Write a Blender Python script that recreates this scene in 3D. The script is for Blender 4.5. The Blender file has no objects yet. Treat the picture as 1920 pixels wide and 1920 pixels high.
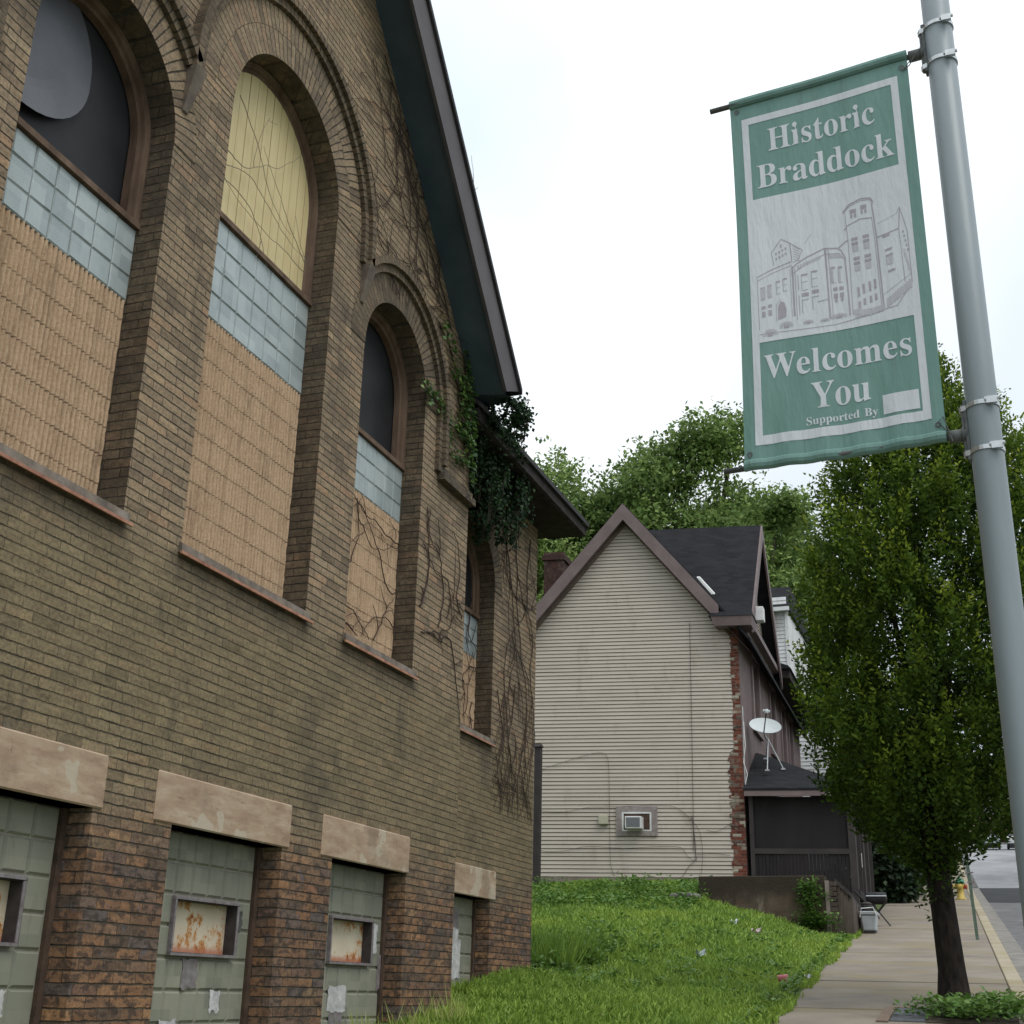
import bpy, bmesh, math, random
import numpy as np
from mathutils import Vector, Matrix
from mathutils.geometry import tessellate_polygon

sc = bpy.context.scene
COL = sc.collection
rng = np.random.default_rng(7)
random.seed(11)
PI = math.pi

# ------------------------------------------------------------------ camera
EYE = 1.8
cam_d = bpy.data.cameras.new('camera')
cam = bpy.data.objects.new('camera', cam_d)
COL.objects.link(cam)
cam_d.sensor_width = 36.0
cam_d.lens = 44.97
cam_d.clip_start = 0.05
cam_d.clip_end = 3000
RC = [[0.93913871, -0.1002958, -0.32857152],
      [0.34282694, 0.33512671, 0.87758748],
      [0.02209476, -0.93681954, 0.34911456]]
cam.matrix_world = Matrix(((RC[0][0], -RC[0][1], -RC[0][2], 0.0),
                           (RC[1][0], -RC[1][1], -RC[1][2], 0.0),
                           (RC[2][0], -RC[2][1], -RC[2][2], EYE),
                           (0, 0, 0, 1)))
sc.camera = cam

# ------------------------------------------------------------------ sky, sun, exposure
SUN_EL, SUN_AZ = math.radians(58), math.radians(120)
world = bpy.data.worlds.new('World')
sc.world = world
world.use_nodes = True
wn = world.node_tree
wn.nodes.clear()
w_out = wn.nodes.new('ShaderNodeOutputWorld')
w_bg = wn.nodes.new('ShaderNodeBackground')
w_sky = wn.nodes.new('ShaderNodeTexSky')
w_sky.sky_type = 'NISHITA'
w_sky.sun_disc = False
w_sky.sun_elevation = SUN_EL
w_sky.sun_rotation = SUN_AZ
w_sky.dust_density = 3.0
w_tc = wn.nodes.new('ShaderNodeTexCoord')
w_no = wn.nodes.new('ShaderNodeTexNoise')
w_no.inputs['Scale'].default_value = 2.3
w_no.inputs['Detail'].default_value = 4
w_no.inputs['Roughness'].default_value = 0.45
w_cr = wn.nodes.new('ShaderNodeValToRGB')
w_cr.color_ramp.elements[0].position = 0.44
w_cr.color_ramp.elements[0].color = (6.6, 7.4, 8.1, 1)
w_cr.color_ramp.elements[1].position = 0.74
w_cr.color_ramp.elements[1].color = (10.6, 10.8, 10.9, 1)
w_mx = wn.nodes.new('ShaderNodeMixRGB')
w_mx.inputs[0].default_value = 0.96          # thin blue sky almost wholly hidden by cloud
wn.links.new(w_tc.outputs['Generated'], w_no.inputs['Vector'])
wn.links.new(w_no.outputs['Fac'], w_cr.inputs['Fac'])
wn.links.new(w_sky.outputs['Color'], w_mx.inputs[1])
wn.links.new(w_cr.outputs['Color'], w_mx.inputs[2])
# an overcast sky is brightest overhead and dimmer towards the horizon
w_sp = wn.nodes.new('ShaderNodeSeparateXYZ')
w_mr = wn.nodes.new('ShaderNodeMapRange')
w_mr.inputs[1].default_value = 0.0
w_mr.inputs[2].default_value = 1.0
w_mr.inputs[3].default_value = 0.58
w_mr.inputs[4].default_value = 1.12
w_ml = wn.nodes.new('ShaderNodeMixRGB')
w_ml.blend_type = 'MULTIPLY'
w_ml.inputs[0].default_value = 1.0
wn.links.new(w_tc.outputs['Generated'], w_sp.inputs[0])
wn.links.new(w_sp.outputs['Z'], w_mr.inputs[0])
wn.links.new(w_mx.outputs['Color'], w_ml.inputs[1])
wn.links.new(w_mr.outputs[0], w_ml.inputs[2])
wn.links.new(w_ml.outputs['Color'], w_bg.inputs['Color'])
w_bg.inputs['Strength'].default_value = 0.10
wn.links.new(w_bg.outputs['Background'], w_out.inputs['Surface'])

sun_d = bpy.data.lights.new('sun', 'SUN')
sun_d.energy = 0.9
sun_d.angle = math.radians(30)
sun_d.color = (1.0, 0.97, 0.93)
sun = bpy.data.objects.new('sun', sun_d)
COL.objects.link(sun)
sdir = Vector((math.sin(SUN_AZ) * math.cos(SUN_EL), math.cos(SUN_AZ) * math.cos(SUN_EL), math.sin(SUN_EL)))
sun.rotation_euler = sdir.to_track_quat('Z', 'Y').to_euler()
sun.location = (20, -20, 40)

sc.view_settings.view_transform = 'Standard'
sc.view_settings.look = 'None'
sc.view_settings.exposure = 0.60
sc.view_settings.gamma = 1.0
sc.render.film_transparent = False
try:
    sc.cycles.max_bounces = 6
    sc.cycles.diffuse_bounces = 3
    sc.cycles.transparent_max_bounces = 6
    sc.cycles.use_denoising = True
except Exception:
    pass


# ================================================================== helpers
ORG = {}


def org(o):
    return ORG.get(o.name, Vector((0, 0, 0))) if o else Vector((0, 0, 0))


def tag(o, label=None, cat=None, group=None, kind=None):
    if label: o['label'] = label
    if cat: o['category'] = cat
    if group: o['group'] = group
    if kind: o['kind'] = kind
    return o


def thing(name, label, cat, loc, group=None):
    o = bpy.data.objects.new(name, None)
    COL.objects.link(o)
    o.location = loc
    o.empty_display_size = 0.2
    ORG[o.name] = Vector(loc)
    return tag(o, label, cat, group)


def link(me, name, mat, parent=None, smooth=False):
    o = bpy.data.objects.new(name, me)
    COL.objects.link(o)
    if mat is not None:
        for m in (mat if isinstance(mat, (list, tuple)) else [mat]):
            me.materials.append(m)
    if smooth:
        me.polygons.foreach_set('use_smooth', [True] * len(me.polygons))
    if parent is not None:
        o.parent = parent
        ORG[o.name] = org(parent)
    return o


class MB:
    """collects verts and faces (world coordinates) for ONE mesh object"""
    def __init__(s):
        s.v = []; s.f = []; s.uv = []; s.mi = []

    def pt(s, p):
        s.v.append((float(p[0]), float(p[1]), float(p[2])))
        return len(s.v) - 1

    def poly(s, pts, uv=None, mi=0):
        i = [s.pt(p) for p in pts]
        s.f.append(i); s.uv.append(uv or [(0, 0)] * len(i)); s.mi.append(mi)

    def quad(s, a, b, c, d, uv=None, mi=0):
        s.poly((a, b, c, d), uv, mi)

    def hexa(s, p, mi=0):
        """8 points: bottom 0-3 counter-clockwise, top 4-7"""
        i = [s.pt(q) for q in p]
        for f in ((3, 2, 1, 0), (4, 5, 6, 7), (0, 1, 5, 4), (1, 2, 6, 5), (2, 3, 7, 6), (3, 0, 4, 7)):
            s.f.append([i[k] for k in f]); s.uv.append([(0, 0)] * 4); s.mi.append(mi)

    def box(s, x0, x1, y0, y1, z0, z1, mi=0):
        s.hexa([(x0, y0, z0), (x1, y0, z0), (x1, y1, z0), (x0, y1, z0),
                (x0, y0, z1), (x1, y0, z1), (x1, y1, z1), (x0, y1, z1)], mi)

    def tube(s, path, r, n=6, cap=True, mi=0):
        P = [Vector(p) for p in path]
        R = r if isinstance(r, (list, tuple)) else [r] * len(P)
        rings = []
        up = Vector((0.31, 0.17, 0.93)).normalized()
        for k, p in enumerate(P):
            d = (P[min(k + 1, len(P) - 1)] - P[max(k - 1, 0)])
            if d.length < 1e-9: d = Vector((0, 0, 1))
            d.normalize()
            a = d.cross(up)
            if a.length < 1e-3: a = d.cross(Vector((1, 0, 0)))
            a.normalize(); b = d.cross(a)
            rings.append([s.pt(p + (a * math.cos(2 * PI * j / n) + b * math.sin(2 * PI * j / n)) * R[k]) for j in range(n)])
        for k in range(len(rings) - 1):
            for j in range(n):
                s.f.append([rings[k][j], rings[k][(j + 1) % n], rings[k + 1][(j + 1) % n], rings[k + 1][j]])
                s.uv.append([(0, 0)] * 4); s.mi.append(mi)
        if cap:
            for q in (rings[0][::-1], rings[-1]):
                s.f.append(list(q)); s.uv.append([(0, 0)] * n); s.mi.append(mi)

    def lathe(s, c, prof, n=16, axis='Z', mi=0):
        """prof: (radius, height) pairs, around an axis through c"""
        rings = []
        for r, h in prof:
            L = []
            for j in range(n):
                a = 2 * PI * j / n
                q = (r * math.cos(a), r * math.sin(a), h)
                if axis == 'X': q = (h, q[0], q[1])
                if axis == 'Y': q = (q[0], h, q[1])
                L.append(s.pt((c[0] + q[0], c[1] + q[1], c[2] + q[2])))
            rings.append(L)
        for k in range(len(rings) - 1):
            for j in range(n):
                s.f.append([rings[k][j], rings[k][(j + 1) % n], rings[k + 1][(j + 1) % n], rings[k + 1][j]])
                s.uv.append([(0, 0)] * 4); s.mi.append(mi)
        for q in (rings[0][::-1], rings[-1]):
            s.f.append(list(q)); s.uv.append([(0, 0)] * n); s.mi.append(mi)

    def build(s, name, mat, parent=None, smooth=False, bevel=0.0):
        o0 = org(parent)
        me = bpy.data.meshes.new(name)
        me.from_pydata([(a - o0.x, b - o0.y, c - o0.z) for a, b, c in s.v], [], s.f)
        uvl = me.uv_layers.new(name='UVMap')
        flat = [c for f in s.uv for q in f for c in q]
        uvl.data.foreach_set('uv', flat)
        if any(s.mi): me.polygons.foreach_set('material_index', s.mi)
        me.validate(); me.update()
        o = link(me, name, mat, parent, smooth)
        if bevel > 0:
            bm = bmesh.new(); bm.from_mesh(me)
            bmesh.ops.remove_doubles(bm, verts=bm.verts, dist=1e-5)
            bmesh.ops.recalc_face_normals(bm, faces=bm.faces)
            es = [e for e in bm.edges if len(e.link_faces) == 2 and e.calc_face_angle(0) > 0.5]
            bmesh.ops.bevel(bm, geom=es, offset=bevel, segments=1, affect='EDGES', clamp_overlap=True)
            bm.to_mesh(me); bm.free()
        return o


def np_mesh(name, V, F, mat, parent=None, uv=None, smooth=False):
    """fast mesh of equal sized faces from numpy arrays (world coordinates)"""
    V = np.asarray(V, np.float32).reshape(-1, 3); F = np.asarray(F, np.int32)
    o0 = org(parent)
    V = V - np.array([o0.x, o0.y, o0.z], np.float32)
    me = bpy.data.meshes.new(name)
    me.vertices.add(len(V)); me.vertices.foreach_set('co', V.ravel())
    n, k = F.shape
    me.loops.add(n * k); me.loops.foreach_set('vertex_index', F.ravel())
    me.polygons.add(n)
    me.polygons.foreach_set('loop_start', np.arange(0, n * k, k, dtype=np.int32))
    try:
        me.polygons.foreach_set('loop_total', np.full(n, k, np.int32))
    except Exception:
        pass
    if uv is not None:
        l = me.uv_layers.new(name='UVMap')
        l.data.foreach_set('uv', np.asarray(uv, np.float32).ravel())
    me.update(calc_edges=True)
    me.validate()
    return link(me, name, mat, parent, smooth)


def unit(a):
    return a / np.maximum(np.linalg.norm(a, axis=1, keepdims=True), 1e-9)


def leaves(name, P, D, N, L, W, rnd, mat, parent=None):
    """leaf-shaped quads: base P, direction D, normal hint N, length, width, random id"""
    D = unit(D); S = unit(np.cross(D, N)); Nn = np.cross(S, D)
    L = L[:, None]; W = W[:, None]
    a = P; b = P + D * L * .45 + S * W * .5 + Nn * W * .12
    c = P + D * L; d = P + D * L * .45 - S * W * .5 + Nn * W * .12
    V = np.stack([a, b, c, d], 1).reshape(-1, 3)
    F = np.arange(len(P) * 4).reshape(-1, 4)
    uv = np.zeros((len(P), 4, 2), np.float32)
    uv[:, :, 0] = rnd[:, None]; uv[:, :, 1] = np.array([0, .45, 1, .45])[None]
    return np_mesh(name, V, F, mat, parent, uv)


# ------------------------------------------------------------------ material helpers
class NT:
    def __init__(s, name):
        s.m = bpy.data.materials.new(name); s.m.use_nodes = True
        s.t = s.m.node_tree; s.t.nodes.clear()
        s.out = s.t.nodes.new('ShaderNodeOutputMaterial')

    def n(s, typ, ins=None, **kw):
        nd = s.t.nodes.new('ShaderNode' + typ)
        for k, v in kw.items(): setattr(nd, k, v)
        for k, v in (ins or {}).items(): s.set(nd.inputs[k], v)
        return nd

    def set(s, sock, v):
        if isinstance(v, bpy.types.NodeSocket): s.t.links.new(v, sock)
        else:
            if hasattr(sock.default_value, '__len__') and isinstance(v, (tuple, list)) and len(v) == 3 and len(sock.default_value) == 4:
                v = tuple(v) + (1,)
            sock.default_value = v

    def math(s, op, a, b=0.0, clamp=False):
        nd = s.n('Math', operation=op); nd.use_clamp = clamp
        s.set(nd.inputs[0], a); s.set(nd.inputs[1], b)
        return nd.outputs[0]

    def mix(s, f, a, b, mode='MIX'):
        nd = s.n('MixRGB', blend_type=mode)
        s.set(nd.inputs[0], f); s.set(nd.inputs[1], a); s.set(nd.inputs[2], b)
        return nd.outputs[0]

    def ramp(s, f, stops, interp='LINEAR'):
        nd = s.n('ValToRGB'); cr = nd.color_ramp; cr.interpolation = interp
        while len(cr.elements) < len(stops): cr.elements.new(0.5)
        for e, (p, c) in zip(cr.elements, stops):
            e.position = p; e.color = tuple(c) + (1,) if len(c) == 3 else c
        s.set(nd.inputs[0], f)
        return nd.outputs[0]

    def sstep(s, x, lo, hi):
        nd = s.n('MapRange', interpolation_type='SMOOTHSTEP')
        s.set(nd.inputs[0], x); nd.inputs[1].default_value = lo; nd.inputs[2].default_value = hi
        return nd.outputs[0]

    def pos(s):
        return s.n('NewGeometry').outputs['Position']

    def noise(s, vec, scale, detail=4, rough=.55, w=None):
        nd = s.n('TexNoise'); nd.inputs['Scale'].default_value = scale
        nd.inputs['Detail'].default_value = detail; nd.inputs['Roughness'].default_value = rough
        if vec is not None: s.set(nd.inputs['Vector'], vec)
        return nd.outputs['Fac']

    def sep(s, v):
        nd = s.n('SeparateXYZ'); s.set(nd.inputs[0], v); return nd.outputs

    def comb(s, x, y, z):
        nd = s.n('CombineXYZ'); s.set(nd.inputs[0], x); s.set(nd.inputs[1], y); s.set(nd.inputs[2], z)
        return nd.outputs[0]

    def scale(s, v, sv):
        nd = s.n('VectorMath', operation='MULTIPLY'); s.set(nd.inputs[0], v); nd.inputs[1].default_value = sv
        return nd.outputs[0]

    def bump(s, h, strength=.5, dist=.01, normal=None):
        nd = s.n('Bump'); nd.inputs['Strength'].default_value = strength; nd.inputs['Distance'].default_value = dist
        s.set(nd.inputs['Height'], h)
        if normal is not None: s.set(nd.inputs['Normal'], normal)
        return nd.outputs[0]

    def done(s, color, rough=.8, normal=None, metallic=0.0, spec=.3, trans=0.0, **kw):
        b = s.n('BsdfPrincipled')
        s.set(b.inputs['Base Color'], color); s.set(b.inputs['Roughness'], rough)
        s.set(b.inputs['Metallic'], metallic); s.set(b.inputs['Specular IOR Level'], spec)
        if normal is not None: s.set(b.inputs['Normal'], normal)
        sh = b.outputs[0]
        if trans > 0:
            tr = s.n('BsdfTranslucent'); s.set(tr.inputs['Color'], color)
            mx = s.n('MixShader'); mx.inputs[0].default_value = trans
            s.t.links.new(sh, mx.inputs[1]); s.t.links.new(tr.outputs[0], mx.inputs[2]); sh = mx.outputs[0]
        s.t.links.new(sh, s.out.inputs['Surface'])
        return s.m


def mottled(name, c1, c2, scale=6, rough=.8, bump=.15, bscale=40, spec=.3, metallic=0.0, dirt=None, dirt_amt=.0, stretch=(1, 1, 1), lo=.3, hi=.7):
    t = NT(name); p = t.scale(t.pos(), stretch)
    c = t.ramp(t.noise(p, scale, 5, .6), [(lo, c1), (hi, c2)])
    if dirt: c = t.mix(t.math('MULTIPLY', t.sstep(t.noise(p, scale * .37, 6, .7), .5, .68), dirt_amt), c, dirt)
    nb = t.bump(t.noise(p, bscale, 4), bump, .01) if bump else None
    return t.done(c, rough, nb, metallic, spec)


def brick_cells(t, u, v, L, H, mort_h=.13, mort_v=.045, vw=1.0):
    """running bond; returns (mortar mask, per brick random value, random colour vector)"""
    row = t.math('FLOOR', t.math('DIVIDE', v, H))
    off = t.math('MULTIPLY', t.math('MODULO', t.math('ABSOLUTE', row), 2.0), .5)
    jit = t.n('TexWhiteNoise', noise_dimensions='1D'); t.set(jit.inputs['W'], row)
    uu = t.math('ADD', t.math('ADD', t.math('DIVIDE', u, L), off), t.math('MULTIPLY', jit.outputs['Value'], .22))
    colm = t.math('FLOOR', uu)
    fu = t.math('FRACT', uu); fv = t.math('FRACT', t.math('DIVIDE', v, H))
    wn_ = t.n('TexWhiteNoise', noise_dimensions='2D'); t.set(wn_.inputs['Vector'], t.comb(colm, row, 0.0))
    mh = t.sstep(fv, mort_h, mort_h * .55)
    mv = t.sstep(fu, mort_v, mort_v * .5)
    return t.math('MAXIMUM', mh, t.math('MULTIPLY', mv, vw)), wn_.outputs['Value'], wn_.outputs['Color'], mh


HI_PAL = [(0.0, (.150, .112, .080)), (.14, (.250, .186, .127)), (.34, (.325, .246, .164)), (.52, (.285, .212, .144)),
          (.68, (.370, .282, .186)), (.80, (.215, .160, .114)), (.90, (.42, .32, .205)), (.965, (.345, .225, .150)), (1.0, (.45, .355, .235))]
LO_PAL = [(0.0, (.088, .066, .054)), (.2, (.165, .094, .06)), (.36, (.275, .145, .078)), (.5, (.135, .093, .07)),
          (.64, (.32, .178, .095)), (.76, (.115, .10, .098)), (.88, (.235, .125, .075)), (.96, (.40, .23, .12)), (1.0, (.19, .15, .10))]


def church_brick(name, mode='wall', grime=0.0):
    t = NT(name)
    P = t.pos(); x, y, z = t.sep(P)[:3]
    wob = t.math('MULTIPLY', t.math('SUBTRACT', t.noise(P, 9, 3), .5), .010)
    wob2 = t.math('MULTIPLY', t.math('SUBTRACT', t.noise(P, 42, 3), .5), .013)
    if mode == 'wall':
        u = t.math('ADD', t.math('ADD', y, x), wob)
        v = t.math('ADD', t.math('ADD', z, wob), wob2)
        m, r, rc, mh = brick_cells(t, u, v, .224, .068, .17, .036, .75)
    else:
        uvn = t.n('UVMap'); uv = t.sep(uvn.outputs[0])
        u = t.math('ADD', uv[0], wob2)
        v = t.math('ADD', uv[1], wob2)
        m, r, rc, mh = brick_cells(t, u, v, .60, .068, .20, .004)
    hi = t.mix(.30, t.ramp(r, HI_PAL), (.285, .218, .146))
    lo = t.mix(.12, t.ramp(r, LO_PAL), (.20, .12, .075))
    # red hard-fired brick in the basement storey, buff brick above
    f = t.sstep(t.math('ADD', z, t.math('MULTIPLY', t.math('SUBTRACT', t.noise(P, .9, 3), .5), 1.4)), 3.25, 2.35)
    per = t.math('MULTIPLY', t.math('SUBTRACT', r, .5), .35)
    c = t.mix(t.math('ADD', f, per, True), hi, lo)
    # olive film on the middle storey
    g = t.math('MULTIPLY', t.sstep(z, 4.9, 4.1), t.sstep(z, 2.6, 3.3))
    c = t.mix(t.math('MULTIPLY', g, .55), c, (.168, .145, .078))
    # mottling inside every brick
    mo = t.noise(P, 38, 4, .65)
    c = t.mix(1.0, c, t.ramp(mo, [(.25, (.52, .50, .48)), (.5, (.96, .95, .94)), (.75, (1.28, 1.24, 1.16))]), 'MULTIPLY')
    # dark burnt hearts on the basement bricks
    bh = t.math('MULTIPLY', t.sstep(t.noise(t.scale(P, (1, .7, 1.3)), 15, 3, .6), .48, .60), f)
    c = t.mix(t.math('MULTIPLY', bh, .72), c, (.046, .037, .034))
    bl = t.math('MULTIPLY', t.math('MULTIPLY', t.sstep(t.noise(P, 8, 3, .6), .60, .68), f), t.sstep(z, 1.6, 2.0))
    c = t.mix(t.math('MULTIPLY', bl, .5), c, (.125, .125, .150))
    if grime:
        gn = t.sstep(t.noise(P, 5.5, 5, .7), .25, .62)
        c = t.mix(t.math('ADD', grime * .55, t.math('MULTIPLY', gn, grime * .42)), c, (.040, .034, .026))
    # soot patches
    so = t.sstep(t.noise(P, .75, 6, .68), .50, .66)
    c = t.mix(t.math('MULTIPLY', so, .55), c, (.080, .067, .054))
    so2 = t.sstep(t.noise(t.scale(P, (1, 1.0, .35)), 2.6, 5, .7), .56, .70)
    c = t.mix(t.math('MULTIPLY', so2, .50), c, (.070, .060, .050))
    if mode == 'wall' and not grime:          # run-off stains under the window sills
        sn = t.noise(t.scale(P, (1, 1.7, .5)), 3.2, 5, .7)
        reach = t.math('ADD', 3.95, t.math('MULTIPLY', sn, .55))
        for c0, r0 in ((5.58, .80), (7.82, .95), (10.07, .78), (13.44, .78)):
            ym = t.math('SUBTRACT', r0, t.math('ABSOLUTE', t.math('SUBTRACT', y, c0)))
            k = t.math('MULTIPLY', t.sstep(ym, -.12, .12), t.math('MULTIPLY', t.sstep(z, 4.55, 4.50), t.sstep(t.math('SUBTRACT', z, reach), -.05, .38)))
            c = t.mix(t.math('MULTIPLY', k, .72), c, (.062, .052, .042))
    fine = t.noise(t.scale(P, (1, .35, 1.6)), 12, 5, .75)
    c = t.mix(1.0, c, t.ramp(fine, [(.3, (.70, .68, .66)), (.5, (1, 1, 1)), (.68, (1.22, 1.19, 1.12))]), 'MULTIPLY')
    mc = t.ramp(t.noise(P, 6, 4), [(.35, (.040, .034, .028)), (.60, (.085, .072, .056)), (.76, (.16, .138, .105))])
    faint = t.math('MULTIPLY', g, t.sstep(t.noise(P, 3.1, 4), .35, .65))
    c = t.mix(t.math('MULTIPLY', m, t.math('SUBTRACT', 1.0, t.math('MULTIPLY', faint, .6))), c, mc)
    wt = t.math('MULTIPLY', t.sstep(t.noise(P, 16, 5, .75), .70, .76), .5)
    c = t.mix(wt, c, (.40, .37, .32))
    h = t.math('ADD', t.math('SUBTRACT', 1.0, m), t.math('MULTIPLY', mo, .35))
    h = t.math('ADD', h, t.math('MULTIPLY', r, .30))
    return t.done(c, .9, t.bump(h, .9, .012), 0, .2)


# ================================================================== materials
M = {}
M['brick'] = church_brick('buff_brick')
M['voussoir'] = church_brick('radial_brick', 'arch', .12)
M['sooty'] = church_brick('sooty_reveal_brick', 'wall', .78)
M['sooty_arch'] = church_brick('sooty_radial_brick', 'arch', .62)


def lintel_stone():
    t = NT('painted_stone'); P = t.pos()
    Q = t.scale(P, (1, .7, 2.6))
    c = t.ramp(t.noise(Q, 3.4, 6, .68), [(.3, (.29, .195, .130)), (.45, (.385, .275, .19)), (.58, (.45, .345, .245)), (.70, (.53, .435, .325))])
    c = t.mix(t.math('MULTIPLY', t.sstep(t.noise(P, 2.3, 3, .55), .60, .615), .75), c, (.50, .43, .335))
    c = t.mix(t.math('MULTIPLY', t.sstep(t.noise(t.scale(P, (1, 2.4, .9)), 6.5, 4, .6), .67, .71), .6), c, (.17, .125, .09))
    c = t.mix(t.math('MULTIPLY', t.sstep(t.noise(Q, 8, 5, .7), .58, .68), .5), c, (.235, .145, .10))
    c = t.mix(t.math('MULTIPLY', t.sstep(t.noise(P, 1.5, 6, .7), .55, .68), .45), c, (.20, .155, .115))
    return t.done(c, .9, t.bump(t.noise(P, 26, 5, .7), .3, .01), 0, .2)


M['lintel'] = lintel_stone()
M['corbel'] = mottled('dark_stone', (.10, .08, .065), (.19, .155, .12), 7, .9, .3)
M['sill_stone'] = mottled('stained_stone', (.085, .072, .060), (.26, .215, .175), 7, .9, .3, 50, dirt=(.36, .32, .29), dirt_amt=.6)
M['copper'] = mottled('weathered_flashing', (.24, .10, .065), (.50, .26, .165), 9, .6, .1)
M['wood'] = mottled('weathered_frame_wood', (.075, .046, .031), (.185, .122, .084), 7, .85, .3, 60, stretch=(1, 1, .25))
M['dark_wood'] = mottled('dark_rotten_wood', (.045, .030, .022), (.11, .07, .05), 9, .9, .3, 60)
M['soffit'] = mottled('dark_green_soffit', (.045, .068, .086), (.078, .108, .128), 2.2, .55, .1, 20)
M['fascia'] = mottled('mauve_fascia_paint', (.070, .060, .064), (.10, .088, .092), 3, .6, .1, 30)
M['dark_eave'] = mottled('black_eave_boards', (.012, .010, .010), (.045, .034, .030), 8, .9, .3, 30)
M['dark_roof'] = mottled('dark_slate', (.030, .028, .030), (.060, .056, .058), 8, .85, .3, 30)


def split_block():
    t = NT('split_face_block'); P = t.pos(); x, y, z = t.sep(P)[:3]
    c = t.ramp(t.noise(P, 45, 4, .7), [(.25, (.34, .225, .14)), (.5, (.53, .37, .24)), (.78, (.66, .49, .33))])
    c = t.mix(.35, c, t.ramp(t.noise(P, 3.2, 4), [(.3, (.46, .32, .21)), (.7, (.62, .455, .30))]))
    row = t.math('FRACT', t.math('DIVIDE', t.math('ADD', z, t.math('MULTIPLY', t.noise(P, 8, 2), .02)), .2))
    jm = t.sstep(row, .06, .025)
    c = t.mix(t.math('MULTIPLY', t.math('MULTIPLY', jm, t.sstep(t.noise(P, 7, 3), .40, .58)), .6), c, (.13, .085, .058))
    st = t.sstep(t.noise(t.scale(P, (1, 1.6, .5)), 3.4, 6, .72), .57, .72)
    c = t.mix(t.math('MULTIPLY', st, .5), c, (.17, .115, .074))
    rn = t.sstep(t.noise(t.scale(P, (1, 3.2, .22)), 5, 5, .7), .50, .66)
    c = t.mix(t.math('MULTIPLY', rn, .38), c, (.22, .145, .09))
    return t.done(c, .95, t.bump(t.math('SUBTRACT', t.noise(P, 70, 4, .7), jm), .8, .012), 0, .15)


M['split'] = split_block()


def glass_block(name, c1, c2, hatch=True, rough=.12):
    t = NT(name); P = t.pos(); x, y, z = t.sep(P)[:3]
    blk = t.n('TexWhiteNoise', noise_dimensions='2D')
    t.set(blk.inputs['Vector'], t.comb(t.math('FLOOR', t.math('DIVIDE', y, .193)), t.math('FLOOR', t.math('DIVIDE', z, .19)), 0.0))
    f = t.math('ADD', t.math('MULTIPLY', blk.outputs['Value'], .45), t.math('MULTIPLY', t.noise(P, 7, 3), .6))
    c = t.ramp(f, [(.15, c1), (.85, c2)])
    h = t.math('SINE', t.math('MULTIPLY', t.math('ADD', y, t.math('MULTIPLY', z, .9)), 420.0))
    h2 = t.math('SINE', t.math('MULTIPLY', t.math('SUBTRACT', y, t.math('MULTIPLY', z, 1.1)), 390.0))
    hh = t.math('MULTIPLY', t.math('ADD', h, h2), .5)
    c = t.mix(t.math('MULTIPLY', t.sstep(hh, -.2, .9), .22), c, (.66, .72, .74))
    return t.done(c, rough, t.bump(hh, .25, .002), 0, .5)


M['gblock'] = glass_block('ribbed_glass_block', (.235, .278, .282), (.40, .448, .445))
M['gmortar'] = mottled('block_grout', (.17, .195, .195), (.27, .29, .285), 12, .9, .1)


def painted_block():
    t = NT('painted_glass_block'); P = t.pos(); x, y, z = t.sep(P)[:3]
    blk = t.n('TexWhiteNoise', noise_dimensions='2D')
    t.set(blk.inputs['Vector'], t.comb(t.math('FLOOR', t.math('DIVIDE', y, .197)), t.math('FLOOR', t.math('DIVIDE', z, .203)), 0.0))
    f = t.math('ADD', t.math('MULTIPLY', blk.outputs['Value'], .35), t.math('MULTIPLY', t.noise(P, 2.4, 4), .7))
    c = t.ramp(f, [(.2, (.185, .190, .150)), (.6, (.255, .255, .198)), (.9, (.32, .30, .23))])
    c = t.mix(t.math('MULTIPLY', t.sstep(t.noise(t.scale(P, (1, 2.5, .6)), 5, 5, .7), .56, .7), .35), c, (.15, .135, .095))
    return t.done(c, .55, t.bump(t.noise(P, 30, 3), .08, .01), 0, .35)


M['pblock'] = painted_block()
M['pgrout'] = mottled('painted_grout', (.20, .195, .155), (.31, .28, .225), 9, .9, .15)
M['peel'] = mottled('bare_chalky_patch', (.33, .32, .32), (.66, .65, .64), 14, .9, .3, 60)
M['hole'] = mottled('broken_block_shadow', (.05, .055, .05), (.12, .125, .11), 12, .7, .1)


def rusty():
    t = NT('rusted_cream_paint'); P = t.pos(); x, y, z = t.sep(P)[:3]
    c = t.ramp(t.noise(P, 4, 3), [(.3, (.56, .46, .33)), (.7, (.66, .58, .45))])
    n1 = t.math('ADD', t.noise(P, 6.0, 6, .72), .03)
    c = t.mix(t.sstep(n1, .545, .61), c, (.50, .245, .085))
    c = t.mix(t.sstep(n1, .61, .66), c, (.235, .075, .028))
    c = t.mix(t.sstep(n1, .675, .70), c, (.045, .020, .013))
    lowr = t.math('MULTIPLY', t.sstep(t.math('ADD', z, t.math('MULTIPLY', t.noise(P, 26, 4, .7), .05)), 2.065, 2.015), .85)
    c = t.mix(lowr, c, (.42, .15, .075))
    return t.done(c, .7, t.bump(n1, .3, .006), 0, .3)


M['rust'] = rusty()
M['vent_metal'] = mottled('grey_purple_steel', (.14, .115, .115), (.27, .24, .25), 16, .55, .1)
M['vent_dark'] = mottled('dark_steel', (.030, .026, .026), (.062, .052, .050), 12, .7, .1)


def boards():
    t = NT('cream_tongue_and_groove'); P = t.pos(); x, y, z = t.sep(P)[:3]
    c = t.ramp(t.noise(t.scale(P, (1, 6, .7)), 2.2, 4), [(.3, (.58, .46, .235)), (.7, (.66, .545, .30))])
    c = t.mix(t.sstep(t.noise(P, 24, 5, .7), .70, .75), c, (.20, .13, .07))
    return t.done(c, .6, None, 0, .3)


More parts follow.
